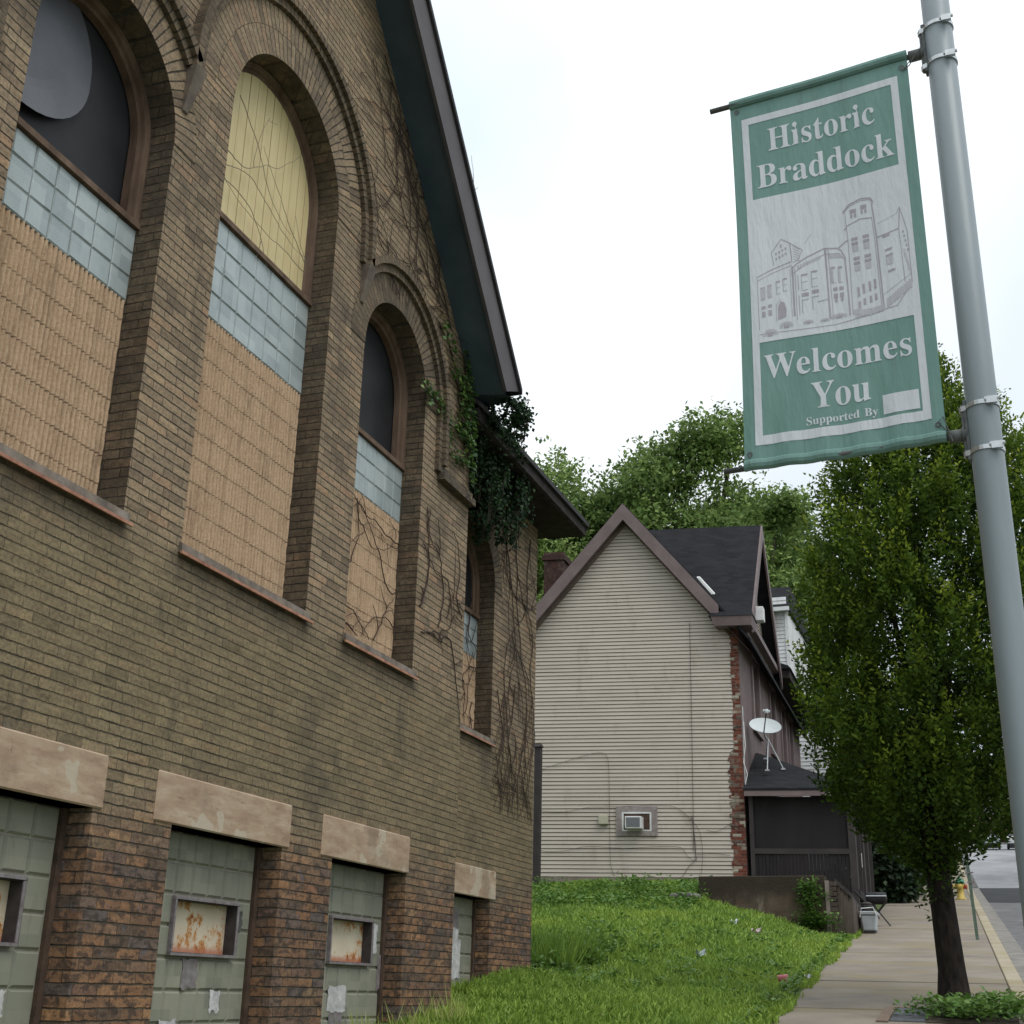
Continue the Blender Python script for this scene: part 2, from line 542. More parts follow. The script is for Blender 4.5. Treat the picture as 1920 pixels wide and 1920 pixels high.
M['boards'] = boards()
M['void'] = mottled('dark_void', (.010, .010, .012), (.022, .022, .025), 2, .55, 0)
M['loose'] = mottled('grey_curled_sheet', (.045, .046, .052), (.105, .105, .122), 1.2, .35, .02, 10, .5)
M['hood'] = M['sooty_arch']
M['stem'] = mottled('bare_vine_bark', (.030, .020, .016), (.085, .060, .046), 30, .9, 0)
M['stem_pale'] = mottled('pale_dry_vine', (.17, .14, .11), (.29, .25, .20), 30, .9, 0)


def leaf_mat(name, stops, rough=.5, trans=.3, spec=.35, var=None):
    t = NT(name); uv = t.sep(t.n('UVMap').outputs[0])
    c = t.ramp(uv[0], stops)
    if var:
        c = t.mix(1.0, c, t.ramp(t.noise(t.pos(), var, 3), [(.3, (.72, .74, .72)), (.7, (1.22, 1.2, 1.1))]), 'MULTIPLY')
    return t.done(c, rough, None, 0, spec, trans)


M['ivy'] = leaf_mat('ivy_leaf', [(0, (.030, .070, .022)), (.45, (.055, .125, .030)), (.8, (.10, .19, .040)), (1, (.19, .25, .055))], .4, .25)
M['ivy_dark'] = leaf_mat('dark_ivy_leaf', [(0, (.008, .020, .009)), (.5, (.018, .042, .017)), (1, (.048, .092, .034))], .6, .2, .15)
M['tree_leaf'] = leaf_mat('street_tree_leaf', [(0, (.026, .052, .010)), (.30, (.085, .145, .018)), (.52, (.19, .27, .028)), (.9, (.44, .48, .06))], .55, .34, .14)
M['far_leaf'] = leaf_mat('far_leaf', [(0, (.065, .115, .032)), (.5, (.165, .255, .075)), (1, (.31, .40, .13))], .6, .34, .15, .18)
M['far_leaf_pale'] = leaf_mat('far_leaf_pale', [(0, (.09, .155, .048)), (.5, (.21, .305, .095)), (1, (.35, .44, .155))], .6, .36, .15, .18)
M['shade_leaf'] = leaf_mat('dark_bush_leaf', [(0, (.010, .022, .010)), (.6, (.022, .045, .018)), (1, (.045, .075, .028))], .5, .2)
M['weed_leaf'] = leaf_mat('weed_leaf', [(0, (.050, .110, .022)), (.5, (.095, .19, .035)), (1, (.17, .28, .060))], .5, .3)
M['bark'] = mottled('dark_bark', (.010, .008, .007), (.036, .028, .024), 22, .95, .7, 40, .15, stretch=(1, 1, .3))
M['bark2'] = mottled('grey_bark', (.05, .042, .036), (.12, .10, .085), 14, .95, .5, 30, stretch=(1, 1, .3))


def grass_mat():
    t = NT('grass_blade'); uv = t.sep(t.n('UVMap').outputs[0]); P = t.pos()
    c = t.ramp(uv[0], [(0, (.14, .225, .038)), (.5, (.235, .365, .060)), (.86, (.34, .47, .085)), (.95, (.40, .44, .14)), (1, (.50, .44, .22))])
    big = t.noise(t.scale(P, (1, 1, .2)), .55, 4, .6)
    c = t.mix(t.sstep(big, .52, .68), c, t.mix(.6, c, (.34, .44, .070)))
    c = t.mix(t.sstep(big, .45, .30), c, t.mix(.55, c, (.075, .175, .045)))
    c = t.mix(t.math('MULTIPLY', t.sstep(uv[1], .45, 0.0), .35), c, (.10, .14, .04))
    return t.done(c, .55, None, 0, .25, .3)


M['grass'] = grass_mat()

# ================================================================== terrain functions


def zs(Y):
    if Y < 60: return .106 * Y
    if Y < 200: return 6.36 + .125 * (Y - 60)
    return 23.86 + .02 * (Y - 200)


def sst(x):
    x = min(1.0, max(0.0, x)); return x * x * (3 - 2 * x)


def lawn_h(X, Y):
    t = X + .033 * Y
    d = -1.9 - t
    z = zs(Y)
    if d > 0:
        if Y < 10.5: B = .31
        elif Y < 12.2: B = .31 + .10 * (Y - 10.5) / 1.7
        elif Y < 16: B = .41 - .20 * (Y - 12.2) / 3.8
        else: B = .21 + .33 * sst((Y - 16) / 9) + .40 * sst((Y - 24.6) / 6.4)
        bumps = .035 * math.sin(X * 1.7 + Y * .6) * math.sin(Y * .9 - X * .5) + .03 * math.sin(X * 3.1 - Y * 1.3)
        f = min(1.0, d / 3.0); f = f ** 1.6 * (1.0 + .25 * (1 - f)); z += B * f + bumps * sst(d / .8)
        z += .30 * max(0.0, -X - 17.0)
    return z


# ================================================================== the ground, road, pavement
def axis(parts):
    L = []
    for a, b, s in parts:
        n = max(1, int(round((b - a) / s)))
        L += [a + (b - a) * i / n for i in range(n)]
    L.append(parts[-1][1]); return L


def ground_sheet():
    ts = axis([(-260, -60, 20), (-60, -20, 4), (-20, -9, 1), (-9, -1.92, .24)]) + [-1.9, -1.895, .795, .80, 8.6, 8.61] + axis([(8.8, 14, 1.3), (14, 60, 6), (60, 260, 20)])
    ys = axis([(-60, 0, 6), (0, 8, 1), (8, 34, .3), (34, 64, 2), (64, 240, 8), (240, 900, 60)])
    V = []; F = []
    for Y in ys:
        for t in ts:
            X = t - .033 * Y
            if t <= -1.9: z = lawn_h(X, Y)
            elif t < .797: z = zs(Y) - .10
            elif t < 8.605: z = zs(Y) - .28
            else: z = zs(Y) + .0
            if t > 14: z += .05 * (t - 14)
            V.append((X, Y, z))
    n = len(ts)
    for j in range(len(ys) - 1):
        for i in range(n - 1):
            a = j * n + i
            F.append((a, a + 1, a + n + 1, a + n))
    t = NT('lawn_soil'); P = t.pos()
    c = t.ramp(t.noise(P, 1.3, 5), [(.3, (.060, .085, .026)), (.55, (.085, .125, .032)), (.72, (.13, .115, .062))])
    o = np_mesh('ground', V, F, t.done(c, .95, t.bump(t.noise(P, 12, 4), .5, .05)), smooth=True)
    return tag(o, 'grassy ground rising beside the street', 'ground', kind='structure')


ground_sheet()


def ribbon(name, t0, t1, dz, ys, mat, thick=0.0):
    m = MB()
    for a, b in zip(ys[:-1], ys[1:]):
        p = [(t0 - .033 * a, a, zs(a) + dz), (t1 - .033 * a, a, zs(a) + dz), (t1 - .033 * b, b, zs(b) + dz), (t0 - .033 * b, b, zs(b) + dz)]
        m.quad(*p)
        if thick:
            for i, j in ((0, 1), (1, 2), (2, 3), (3, 0)):
                q = [(x, y, z - thick) for x, y, z in (p[i], p[j])]
                m.quad(p[j], p[i], q[0], q[1])
    return m


def concrete(name, c1, c2, moss):
    t = NT(name); P = t.pos()
    c = t.ramp(t.noise(P, 1.1, 5, .6), [(.3, c1), (.7, c2)])
    c = t.mix(t.math('MULTIPLY', t.sstep(t.noise(t.scale(P, (.6, 1.4, 1)), .8, 6, .68), .47, .62), .75), c, moss)
    c = t.mix(t.math('MULTIPLY', t.sstep(t.noise(t.scale(P, (.5, 1.6, 1)), 1.0, 6, .7), .55, .68), .5), c, (.12, .105, .09))
    c = t.mix(t.math('MULTIPLY', t.sstep(t.noise(P, 26, 4, .7), .62, .72), .5), c, (.10, .088, .075))
    c = t.mix(t.math('MULTIPLY', t.sstep(t.noise(P, 17, 3, .7), .70, .73), .7), c, (.42, .39, .34))
    return t.done(c, .9, t.bump(t.noise(P, 60, 4), .35, .006), 0, .25)


M['walk'] = concrete('pavement_concrete', (.185, .157, .128), (.275, .236, .190), (.225, .185, .110))
M['curb'] = concrete('kerb_concrete', (.28, .235, .165), (.40, .345, .25), (.30, .25, .13))
M['asphalt'] = mottled('worn_asphalt', (.095, .093, .094), (.15, .148, .147), 2.2, .9, .3, 90, dirt=(.24, .235, .23), dirt_amt=.5)
yroad = axis([(-60, 60, 5), (60, 240, 10), (240, 900, 60)])
M['road_far'] = mottled('painted_skylit_road', (.20, .20, .205), (.30, .295, .30), .5, .8, .2, 30, dirt=(.12, .12, .125), dirt_amt=.6, stretch=(1, .25, 1))  # far road painted paler for the light under open sky
M['road_shade'] = mottled('painted_tree_shade', (.020, .020, .022), (.040, .040, .043), 1.2, .9, .3, 60)  # dark strip stands for tree shade on the road, put in as colour
yr = [y for y in yroad if y >= 60]
tag(ribbon('road', .80, 8.6, -.136, yr, None).build('road', M['road_far']), 'pale street surface beyond the crest, open sky light painted in', 'road', kind='structure')
tag(ribbon('road', 1.15, 8.6, -.134, [46.5, 50, 55, 60.5], None).build('road', M['road_shade']), 'dark strip across the street, tree shade painted as colour', 'road', kind='structure')
tag(ribbon('road', .80, 8.6, -.14, yroad, None).build('road', M['asphalt']), 'grey asphalt street climbing the hill', 'road', kind='structure')
slabs = [-6, -3.2, -.4, 2.4, 5.2, 8.0, 10.4, 13.0, 15.74, 18.81, 21.08, 23.67, 26.7, 30.1, 33.6, 37.4, 41, 45, 49, 53, 57, 61, 66, 72, 80, 90, 100]
mb = MB()
for a, b in zip(slabs[:-1], slabs[1:]):
    j = .012
    lift = random.uniform(0, .012)
    for t0, t1 in ((-1.9, .585),):
        a_, b_ = a + j, b - j
        top = [(t0 - .033 * a_, a_, zs(a_) + lift), (t1 - .033 * a_, a_, zs(a_) + lift), (t1 - .033 * b_, b_, zs(b_) + lift * .3), (t0 - .033 * b_, b_, zs(b_) + lift * .3)]
        mb.hexa([(x, y, z - .13) for x, y, z in top] + top)
tag(mb.build('sidewalk', M['walk'], bevel=.006), 'cracked concrete pavement slabs', 'sidewalk', kind='structure')
mb = MB()
yy = axis([(-6, 100, 3.0)])
for a, b in zip(yy[:-1], yy[1:]):
    top = [(.60 - .033 * a, a + .006, zs(a)), (.80 - .033 * a, a + .006, zs(a)), (.80 - .033 * b, b - .006, zs(b)), (.60 - .033 * b, b - .006, zs(b))]
    mb.hexa([(x, y, z - .26) for x, y, z in top] + top)
tag(mb.build('kerb', M['curb'], bevel=.012), 'yellowish concrete kerb along the street', 'kerb', kind='structure')
mb = ribbon('g', .80, 1.15, -.136, axis([(-6, 100, 3)]), None)
tag(mb.build('gutter', mottled('gutter_dirt', (.15, .14, .125), (.26, .24, .21), 3, .9, .2, 40)), 'dusty gutter strip beside the kerb', 'gutter', kind='structure')

# ================================================================== the brick church
CH = thing('church_building', 'tall buff brick church with arched windows bricked up with block', 'church', (-5.5, 7.82, 1.5))
WX, WX2, CY = -5.0, -5.5, 7.82
AW = [  # y centre, half width, spring height, sill, band bottom, band top, wall plane, block columns, rows
    (5.58, .72, 7.39, 4.58, 6.15, 6.71, WX, 7, 3),
    (7.82, .875, 8.28, 4.58, 6.54, 7.40, WX, 8, 4),
    (10.07, .70, 7.36, 4.58, 6.085, 6.64, WX, 7, 3),
    (13.44, .71, 6.40, 4.56, 5.55, 6.05, WX2, 6, 3)]
BW = [(4.85, 6.39, WX), (7.20, 8.63, WX), (9.43, 10.86, WX), (12.72, 14.27, WX2)]
LT = [(4.69, 6.47, WX), (6.99, 8.72, WX), (9.23, 10.89, WX), (12.6, 14.42, WX2)]
BTOP, BBOT = 2.75, .55


def arch_loop(c, r, spring, sill, n=40):
    L = [(c - r, sill), (c + r, sill)]
    L += [(c + r * math.cos(PI * k / n), spring + r * math.sin(PI * k / n)) for k in range(n + 1)]
    return L


def holed_face(m, outer, holes, X, depth):
    """wall face in plane X looking +X, with openings and their reveals"""
    loops = [[Vector((a, b, 0)) for a, b in outer]] + [[Vector((a, b, 0)) for a, b in h] for h in holes]
    flat = [p for L in loops for p in L]
    for tri in tessellate_polygon(loops):
        p = [(X, flat[i].x, flat[i].y) for i in tri]
        n = (Vector(p[1]) - Vector(p[0])).cross(Vector(p[2]) - Vector(p[0]))
        m.poly(p if n.x > 0 else p[::-1])
    for h in holes:
        for (a, b), (c, d) in zip(h, h[1:] + h[:1]):
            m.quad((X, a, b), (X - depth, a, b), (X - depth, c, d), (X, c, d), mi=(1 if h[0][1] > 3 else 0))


Z0 = .3
wall = MB()
holes = [arch_loop(w[0], w[1], w[2], w[3]) for w in AW[:3]] + [[(a, BBOT), (b, BBOT), (b, BTOP), (a, BTOP)] for a, b, X in BW[:3]]
holed_face(wall, [(3.64, Z0), (12.0, Z0), (12.0, 8.03), (CY, 12.41), (3.64, 8.03)], holes, WX, .45)
holes4 = [arch_loop(*AW[3][:4]), [(BW[3][0], BBOT), (BW[3][1], BBOT), (BW[3][1], BTOP), (BW[3][0], BTOP)]]
holed_face(wall, [(12.0, Z0), (15.72, Z0), (15.72, 7.75), (12.0, 7.75)], holes4, WX2, .45)
holed_face(wall, [(-3.0, Z0 - 1), (3.64, Z0 - 1), (3.64, 7.75), (-3.0, 7.75)], [], WX2, .45)
for Y, s in ((12.0, 1), (3.64, -1)):
    p = [(WX2 - 8, Y, Z0), (WX, Y, Z0), (WX, Y, 8.03), (WX2 - 8, Y, 8.03)]
    wall.poly(p if s < 0 else p[::-1])
wall.poly([(WX2, 15.72, Z0), (-14, 15.72, Z0), (-14, 15.72, 12.5), (-10.2, 15.72, 12.5), (WX2, 15.72, 7.75)])
wall.poly([(WX2, -3, Z0 - 1), (WX2, -3, 7.75), (-14, -3, 12), (-14, -3, Z0 - 1)])
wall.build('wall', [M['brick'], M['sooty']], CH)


def ring(m, c, spring, r0, r1, X, a0=0.0, a1=PI, n=48, proud=.004, side=True, drop0=0.0, drop1=0.0):
    """brick ring band on the wall face, radial courses by UV; drop0/drop1 continue it straight down"""
    pts = []
    if drop0: pts.append((0.0, -drop0, -drop0))
    for k in range(n + 1):
        a = a0 + (a1 - a0) * k / n
        pts.append((a, None, a * (r0 + r1) * .5))
    seq = []
    if drop0: seq.append(((c + r0, spring - drop0), (c + r1, spring - drop0), -drop0))
    for k in range(n + 1):
        a = a0 + (a1 - a0) * k / n
        seq.append(((c + r0 * math.cos(a), spring + r0 * math.sin(a)), (c + r1 * math.cos(a), spring + r1 * math.sin(a)), a * (r0 + r1) * .5))
    if drop1: seq.append(((c - r0, spring - drop1), (c - r1, spring - drop1), PI * (r0 + r1) * .5 + drop1))
    w = r1 - r0
    for (i0, o0, u0), (i1, o1, u1) in zip(seq[:-1], seq[1:]):
        m.quad((X + proud, *i0), (X + proud, *o0), (X + proud, *o1), (X + proud, *i1), [(.02, u0), (.02 + w, u0), (.02 + w, u1), (.02, u1)])
        if side:
            m.quad((X - .02, *i0), (X + proud, *i0), (X + proud, *i1), (X - .02, *i1), [(.02, u0), (.06, u0), (.06, u1), (.02, u1)])
            m.quad((X + proud, *o0), (X - .02, *o0), (X - .02, *o1), (X + proud, *o1), [(.02, u0), (.06, u0), (.06, u1), (.02, u1)])
    for (i0, o0, u0), flip in ((seq[0], 0), (seq[-1], 1)):
        p = [(X - .02, *i0), (X - .02, *o0), (X + proud, *o0), (X + proud, *i0)]
        m.quad(*(p[::-1] if flip else p), uv=[(.02, u0), (.02 + w, u0), (.02 + w, u0 + .03), (.02, u0 + .03)])


for k, (r1, X) in enumerate(((.985, WX), (1.115, WX), (.985, WX), (.96, WX2))):
    vs = MB(); ring(vs, AW[k][0], AW[k][2], AW[k][1], r1, X, proud=.005, side=False)
    if k == 1: ring(vs, AW[k][0], AW[k][2], 1.121, 1.335, X, proud=.0045, side=False)
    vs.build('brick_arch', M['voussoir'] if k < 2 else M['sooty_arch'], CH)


def hood(c, spring, r, **kw):
    m = MB()
    ring(m, c, spring, r, r + .075, WX, proud=.045, **kw)
    ring(m, c, spring, r + .078, r + .15, WX, proud=.085, **kw)
    return m


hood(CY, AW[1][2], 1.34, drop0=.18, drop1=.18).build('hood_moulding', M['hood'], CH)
a_c = math.acos(.76 / 1.05)
h3 = hood(AW[2][0], AW[2][2], .99, a0=0, a1=PI - a_c, drop0=.53)
for r, pr in ((0, .045), (.078, .085)):                    # label returning level to the corner
    zb = 6.83 - r
    y0 = AW[2][0] + .99 + r
    h3.box(WX - .02, WX + pr, y0, 12.0 + pr, zb - .075, zb)
    h3.box(WX - .5, WX + pr, 12.001, 12.0 + pr, zb - .075, zb)
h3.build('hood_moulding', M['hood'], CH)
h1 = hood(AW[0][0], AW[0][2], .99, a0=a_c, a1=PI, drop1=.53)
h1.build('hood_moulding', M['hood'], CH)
for yc in (CY - 1.44, CY + 1.44):
    m = MB()
    m.hexa([(WX - .05, yc - .05, 7.70), (WX + .02, yc - .05, 7.70), (WX + .02, yc + .01, 7.70), (WX - .05, yc + .01, 7.70),
            (WX - .05, yc - .055, 8.10), (WX + .10, yc - .055, 8.10), (WX + .10, yc + .08, 8.10), (WX - .05, yc + .08, 8.10)])
    m.build('corbel', M['corbel'], CH, bevel=.008)

# ---- arched windows, each one part with its own pieces
rr = random.Random(3)


def window(k, c, r, spring, sill, b0, b1, X, nc, nr):
    IX = X - .22
    # stone block infill: vertical split-face ribs as real relief
    m = MB()
    zb = sill + .14
    nrib = int(round(2 * r / .044)); rw = 2 * r / nrib; nz = int((b0 - zb) / .05)
    V = []; F = []
    cols = nrib * 6 + 1
    for j in range(nz + 1):
        z = zb + (b0 - zb) * j / nz
        for i in range(cols):
            y = c - r + 2 * r * i / (cols - 1)
            ph = i % 6
            d = (-.036, -.008, .004, .007, .004, -.008)[ph] + (rr.uniform(-.004, .005) if ph else 0)
            V.append((IX + d - (.004 if (j % 4 == 0 and rr.random() < .7) else 0), y + rr.uniform(-.0012, .0012), z))
    for j in range(nz):
        for i in range(cols - 1):
            a = j * cols + i
            F.append((a, a + 1, a + cols + 1, a + cols))
    win = np_mesh('window', V, F, M['split'], CH)
    lab = {0: 'round arched window with a dark top and loose grey sheet', 1: 'tallest arched window with cream boards in its top', 2: 'round arched window with dark empty top', 3: 'narrow arched window half hidden behind the corner'}[k]
    win['label'] = lab
    # glass block band
    m = MB(); g = .0055
    bw = 2 * r / nc; bh = (b1 - b0) / nr
    for i in range(nc):
        for j in range(nr):
            y0, y1 = c - r + bw * i + g, c - r + bw * (i + 1) - g
            z0, z1 = b0 + bh * j + g, b0 + bh * (j + 1) - g
            e = .007; f = IX + .006 + rr.uniform(-.001, .001); bk = IX - .001
            ty, tz = rr.uniform(-.0022, .0022), rr.uniform(-.0022, .0022)
            q = [(bk, y0, z0), (bk, y1, z0), (bk, y1, z1), (bk, y0, z1)]
            p = [(f + ty + tz, y0 + e, z0 + e), (f - ty + tz, y1 - e, z0 + e), (f - ty - tz, y1 - e, z1 - e), (f + ty - tz, y0 + e, z1 - e)]
            m.quad(*p)
            for a in range(4): m.quad(q[a], q[(a + 1) % 4], p[(a + 1) % 4], p[a])
    band = m.build('glass_block_band', M['gblock'], win)
    m = MB(); m.box(IX - .06, IX - .001, c - r, c + r, b0, b1)
    m.build('grout', M['gmortar'], win)
    # transom board on the blocks
    m = MB(); m.box(IX - .06, IX + .035, c - r + .003, c + r - .003, b1 + .002, b1 + .05)
    m.build('transom', M['wood'], win)
    # upper arched panel
    rp = r - (.055 if k == 1 else .01)
    outl = [(c - rp, b1 + .05), (c + rp, b1 + .05)] + [(c + rp * math.cos(PI * q / 32), spring + rp * math.sin(PI * q / 32)) for q in range(33)]
    if k == 1:
        m = MB(); nb = 13; wv = 2 * rp / nb
        for i in range(nb):
            ya, yb = c - rp + wv * i + .004, c - rp + wv * (i + 1) - .004
            seg = [(ya, b1 + .05), (yb, b1 + .05)]
            tops = []
            for q in range(7):
                y = yb + (ya - yb) * q / 6
                tops.append((y, spring + math.sqrt(max(0.0, rp * rp - (y - c) ** 2))))
            seg += tops
            Xb = IX - .03 + rr.uniform(-.0015, .0015)
            m.poly([(Xb, a, b) for a, b in seg])
            for (a, b), (a2, b2) in zip(seg, seg[1:] + seg[:1]): m.quad((Xb, a, b), (IX - .05, a, b), (IX - .05, a2, b2), (Xb, a2, b2))
        m.build('board_panel', M['boards'], win)
        m = MB(); m.poly([(IX - .052, a, b) for a, b in outl]); m.build('backing_panel', M['dark_wood'], win)
    else:
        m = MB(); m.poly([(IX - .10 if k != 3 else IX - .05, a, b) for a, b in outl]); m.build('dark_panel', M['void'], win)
    if k == 0:      # curled grey sheet leaning in the dark opening
        m = MB(); n1, n2 = 22, 10
        P = {}
        for i in range(n1 + 1):
            for j in range(n2 + 1):
                a = -PI * .5 + PI * i / n1
                rad = j / n2
                y = 5.06 + (.66 * rad) * math.cos(a)
                z = 7.55 + (.62 * rad) * math.sin(a)
                P[i, j] = (IX - .088 + .075 * max(0.0, rad - .62) ** 1.2 * 2 * max(0.0, -math.sin(a)) + .01 * rad, y, z)
        for i in range(n1):
            for j in range(n2): m.quad(P[i, j], P[i, j + 1], P[i + 1, j + 1], P[i + 1, j])
        m.build('loose_sheet', M['loose'], win, smooth=True)
    # moulded timber frame following the arch
    m = MB()
    prof = [(r - .002, IX + .02), (r - .022, IX + .026), (r - .030, IX + .010), (r - .052, IX + .006), (r - .060, IX - .022), (r - .092, IX - .028), (r - .096, IX - .09)]
    path = [(0, b1 + .05)] + [(PI * q / 40, None) for q in range(41)] + [(PI, b1 + .05)]
    def pos(pp, rad, Xp):
        a, zz = pp
        if zz is not None: return (Xp, c + rad * (1 if a == 0 else -1), zz)
        return (Xp, c + rad * math.cos(a), spring + rad * math.sin(a))
    for p0, p1 in zip(path[:-1], path[1:]):
        for (ra, xa), (rb, xb) in zip(prof[:-1], prof[1:]):
            m.quad(pos(p0, ra, xa), pos(p1, ra, xa), pos(p1, rb, xb), pos(p0, rb, xb))
    m.build('frame', M['wood'], win)
    # sill
    m = MB()
    m.hexa([(IX - .03, c - r + .004, sill + .02), (X + .035, c - r - .03, sill - .065), (X + .035, c + r + .03, sill - .065), (IX - .03, c + r - .004, sill + .02),
            (IX - .03, c - r + .004, sill + .138), (X + .03, c - r - .03, sill + .004), (X + .03, c + r + .03, sill + .004), (IX - .03, c + r - .004, sill + .138)])
    s = m.build('sill', M['sill_stone'], win)
    m = MB()
    m.box(X + .036, X + .052, c - r - .05, c + r + .05, sill - .079, sill - .058)
    m.build('sill_flashing', M['copper'], win)
    return win


for k, w in enumerate(AW): window(k, *w)

# ---- basement windows
for k, ((a, b, X), (la, lb, LX)) in enumerate(zip(BW, LT)):
    m = MB()
    m.box(LX - .21, LX + .014, la, lb, BTOP, 3.07)
    m.build('lintel', M['lintel'], CH, bevel=.01)
    IX = X - .20
    vent = {0: (5.26, 6.10), 1: (7.57, 8.375), 2: (9.80, 10.585)}.get(k)
    m = MB()
    if vent:
        m.box(IX - .08, IX - .004, a - .02, b + .02, BBOT, 1.96); m.box(IX - .08, IX - .004, a - .02, b + .02, 2.33, BTOP)
        m.box(IX - .08, IX - .004, a - .02, vent[0] + .005, 1.96, 2.33); m.box(IX - .08, IX - .004, vent[1] - .005, b + .02, 1.96, 2.33)
    else: m.box(IX - .08, IX - .004, a - .02, b + .02, BBOT, BTOP)
    bwin = m.build('basement_window', M['pgrout'], CH)
    bwin['label'] = ['basement opening of painted block, cut by the picture edge', 'basement opening of painted block with rusty square vent', 'basement opening of painted block with white peeled patches', 'narrow grey basement opening beside the grass'][k]
    m = MB(); g = .004; nc = 7; bw = (b - a - .05) / nc; bh = .203
    j = 0
    skip = {1: {(2, 6), (5, 5), (6, 7)}, 2: {(6, 7), (1, 4)}}.get(k, set())
    pts = []
    z = 2.755
    while z > BBOT + .1:
        for i in range(nc):
            y0, y1 = a + bw * i + g, a + bw * (i + 1) - g
            z0, z1 = z - bh + g, z - g
            if vent and y1 > vent[0] + .05 and y0 < vent[1] - .05 and z0 < 2.31 and z1 > 1.98: continue
            e = .014; f = IX + .012; bk = IX - .004
            q = [(bk, y0, z0), (bk, y1, z0), (bk, y1, z1), (bk, y0, z1)]
            p = [(f, y0 + e, z0 + e), (f, y1 - e, z0 + e), (f, y1 - e, z1 - e), (f, y0 + e, z1 - e)]
            m.quad(*p)
            for s in range(4): m.quad(q[s], q[(s + 1) % 4], p[(s + 1) % 4], p[s])
        z -= bh; j += 1
    m.build('glass_blocks', M['pblock'] if k < 3 else M['pblock'], bwin)
    m = MB(); m.box(IX + .0, IX + .03, b - .045, b - .001, BBOT, BTOP - .002)
    m.build('side_frame', M['dark_wood'], bwin)
    if vent:
        va, vb = vent
        m = MB()
        z0, z1, th, fx, bx = 1.955, 2.335, .022, IX + .045, IX - .11
        m.box(bx, fx, va, vb, z0, z0 + th); m.box(bx, fx, va, vb, z1 - th, z1)
        m.box(bx, fx, va, va + th, z0 + th, z1 - th); m.box(bx, fx, vb - th, vb, z0 + th, z1 - th)
        vf = m.build('vent_frame', M['vent_metal'], bwin, bevel=.003)
        m = MB(); nx = 14
        for i in range(nx):
            ya = va + th + (vb - va - 2 * th) * i / nx; yb = va + th + (vb - va - 2 * th) * (i + 1) / nx
            m.quad((bx + .06, ya, z0 + th), (bx + .06, yb, z0 + th), (bx + .06, yb, z1 - th), (bx + .06, ya, z1 - th))
        m.build('vent_panel', M['rust'], bwin)
        m = MB()
        m.box(bx + .062, fx - .006, vb - th - .006, vb - th - .001, z0 + th + .001, z1 - th - .001)
        m.box(bx + .062, fx - .006, va + th + .001, vb - th - .008, z1 - th - .006, z1 - th - .001)
        m.build('vent_lip', M['vent_dark'], bwin)
    # ragged bare patches where the paint has gone
    def patch(pts, mat, d=.0155):
        m = MB(); m.poly([(IX + d, y, z) for y, z in pts]); m.build('peeled_patch', mat, bwin)
    def rag(y0, y1, z0, z1, sd):
        q = random.Random(sd); L = []
        for i in range(7): L.append((y0 + (y1 - y0) * i / 6, z0 - q.uniform(0, .035) * (1 if 0 < i < 6 else 0)))
        for i in range(6): L.append((y1 - q.uniform(0, .025), z0 + (z1 - z0) * (i + .5) / 6))
        for i in range(7): L.append((y1 - (y1 - y0) * i / 6, z1 - q.uniform(0, .02)))
        for i in range(6): L.append((y0 + q.uniform(0, .02), z1 - (z1 - z0) * (i + .5) / 6))
        return L
    if k == 1:
        patch(rag(7.76, 7.96, 1.77, 1.953, 1), M['vent_metal'])
        patch(rag(8.13, 8.27, 1.62, 1.755, 2), M['peel'])
        patch(rag(8.385, 8.48, 2.16, 2.29, 3), M['hole'])
        patch(rag(7.34, 7.40, 1.58, 1.74, 9), M['peel'])
        patch(rag(7.56, 7.76, 1.40, 1.57, 4), M['peel'])
    if k == 2:
        patch(rag(10.60, 10.73, 2.09, 2.31, 5), M['peel'])
        patch(rag(10.74, 10.86, 1.78, 2.06, 6), M['vent_metal'])
        patch(rag(9.86, 10.19, 1.60, 1.80, 7), M['peel'])
        patch(rag(9.90, 10.15, 1.40, 1.59, 8), M['vent_metal'])
    if k == 3:
        patch(rag(13.5, 13.8, 2.10, 2.62, 11), M['vent_metal'])
        patch(rag(13.62, 13.88, 1.90, 2.30, 12), M['peel'], .018)
        patch(rag(13.55, 13.80, 2.2, 2.42, 13), M['peel'], .021)
    if k == 0:
        patch(rag(6.02, 6.10, 1.60, 1.74, 14), M['peel'])

# ---- gable roof, soffit, fascia
SL = 1.019


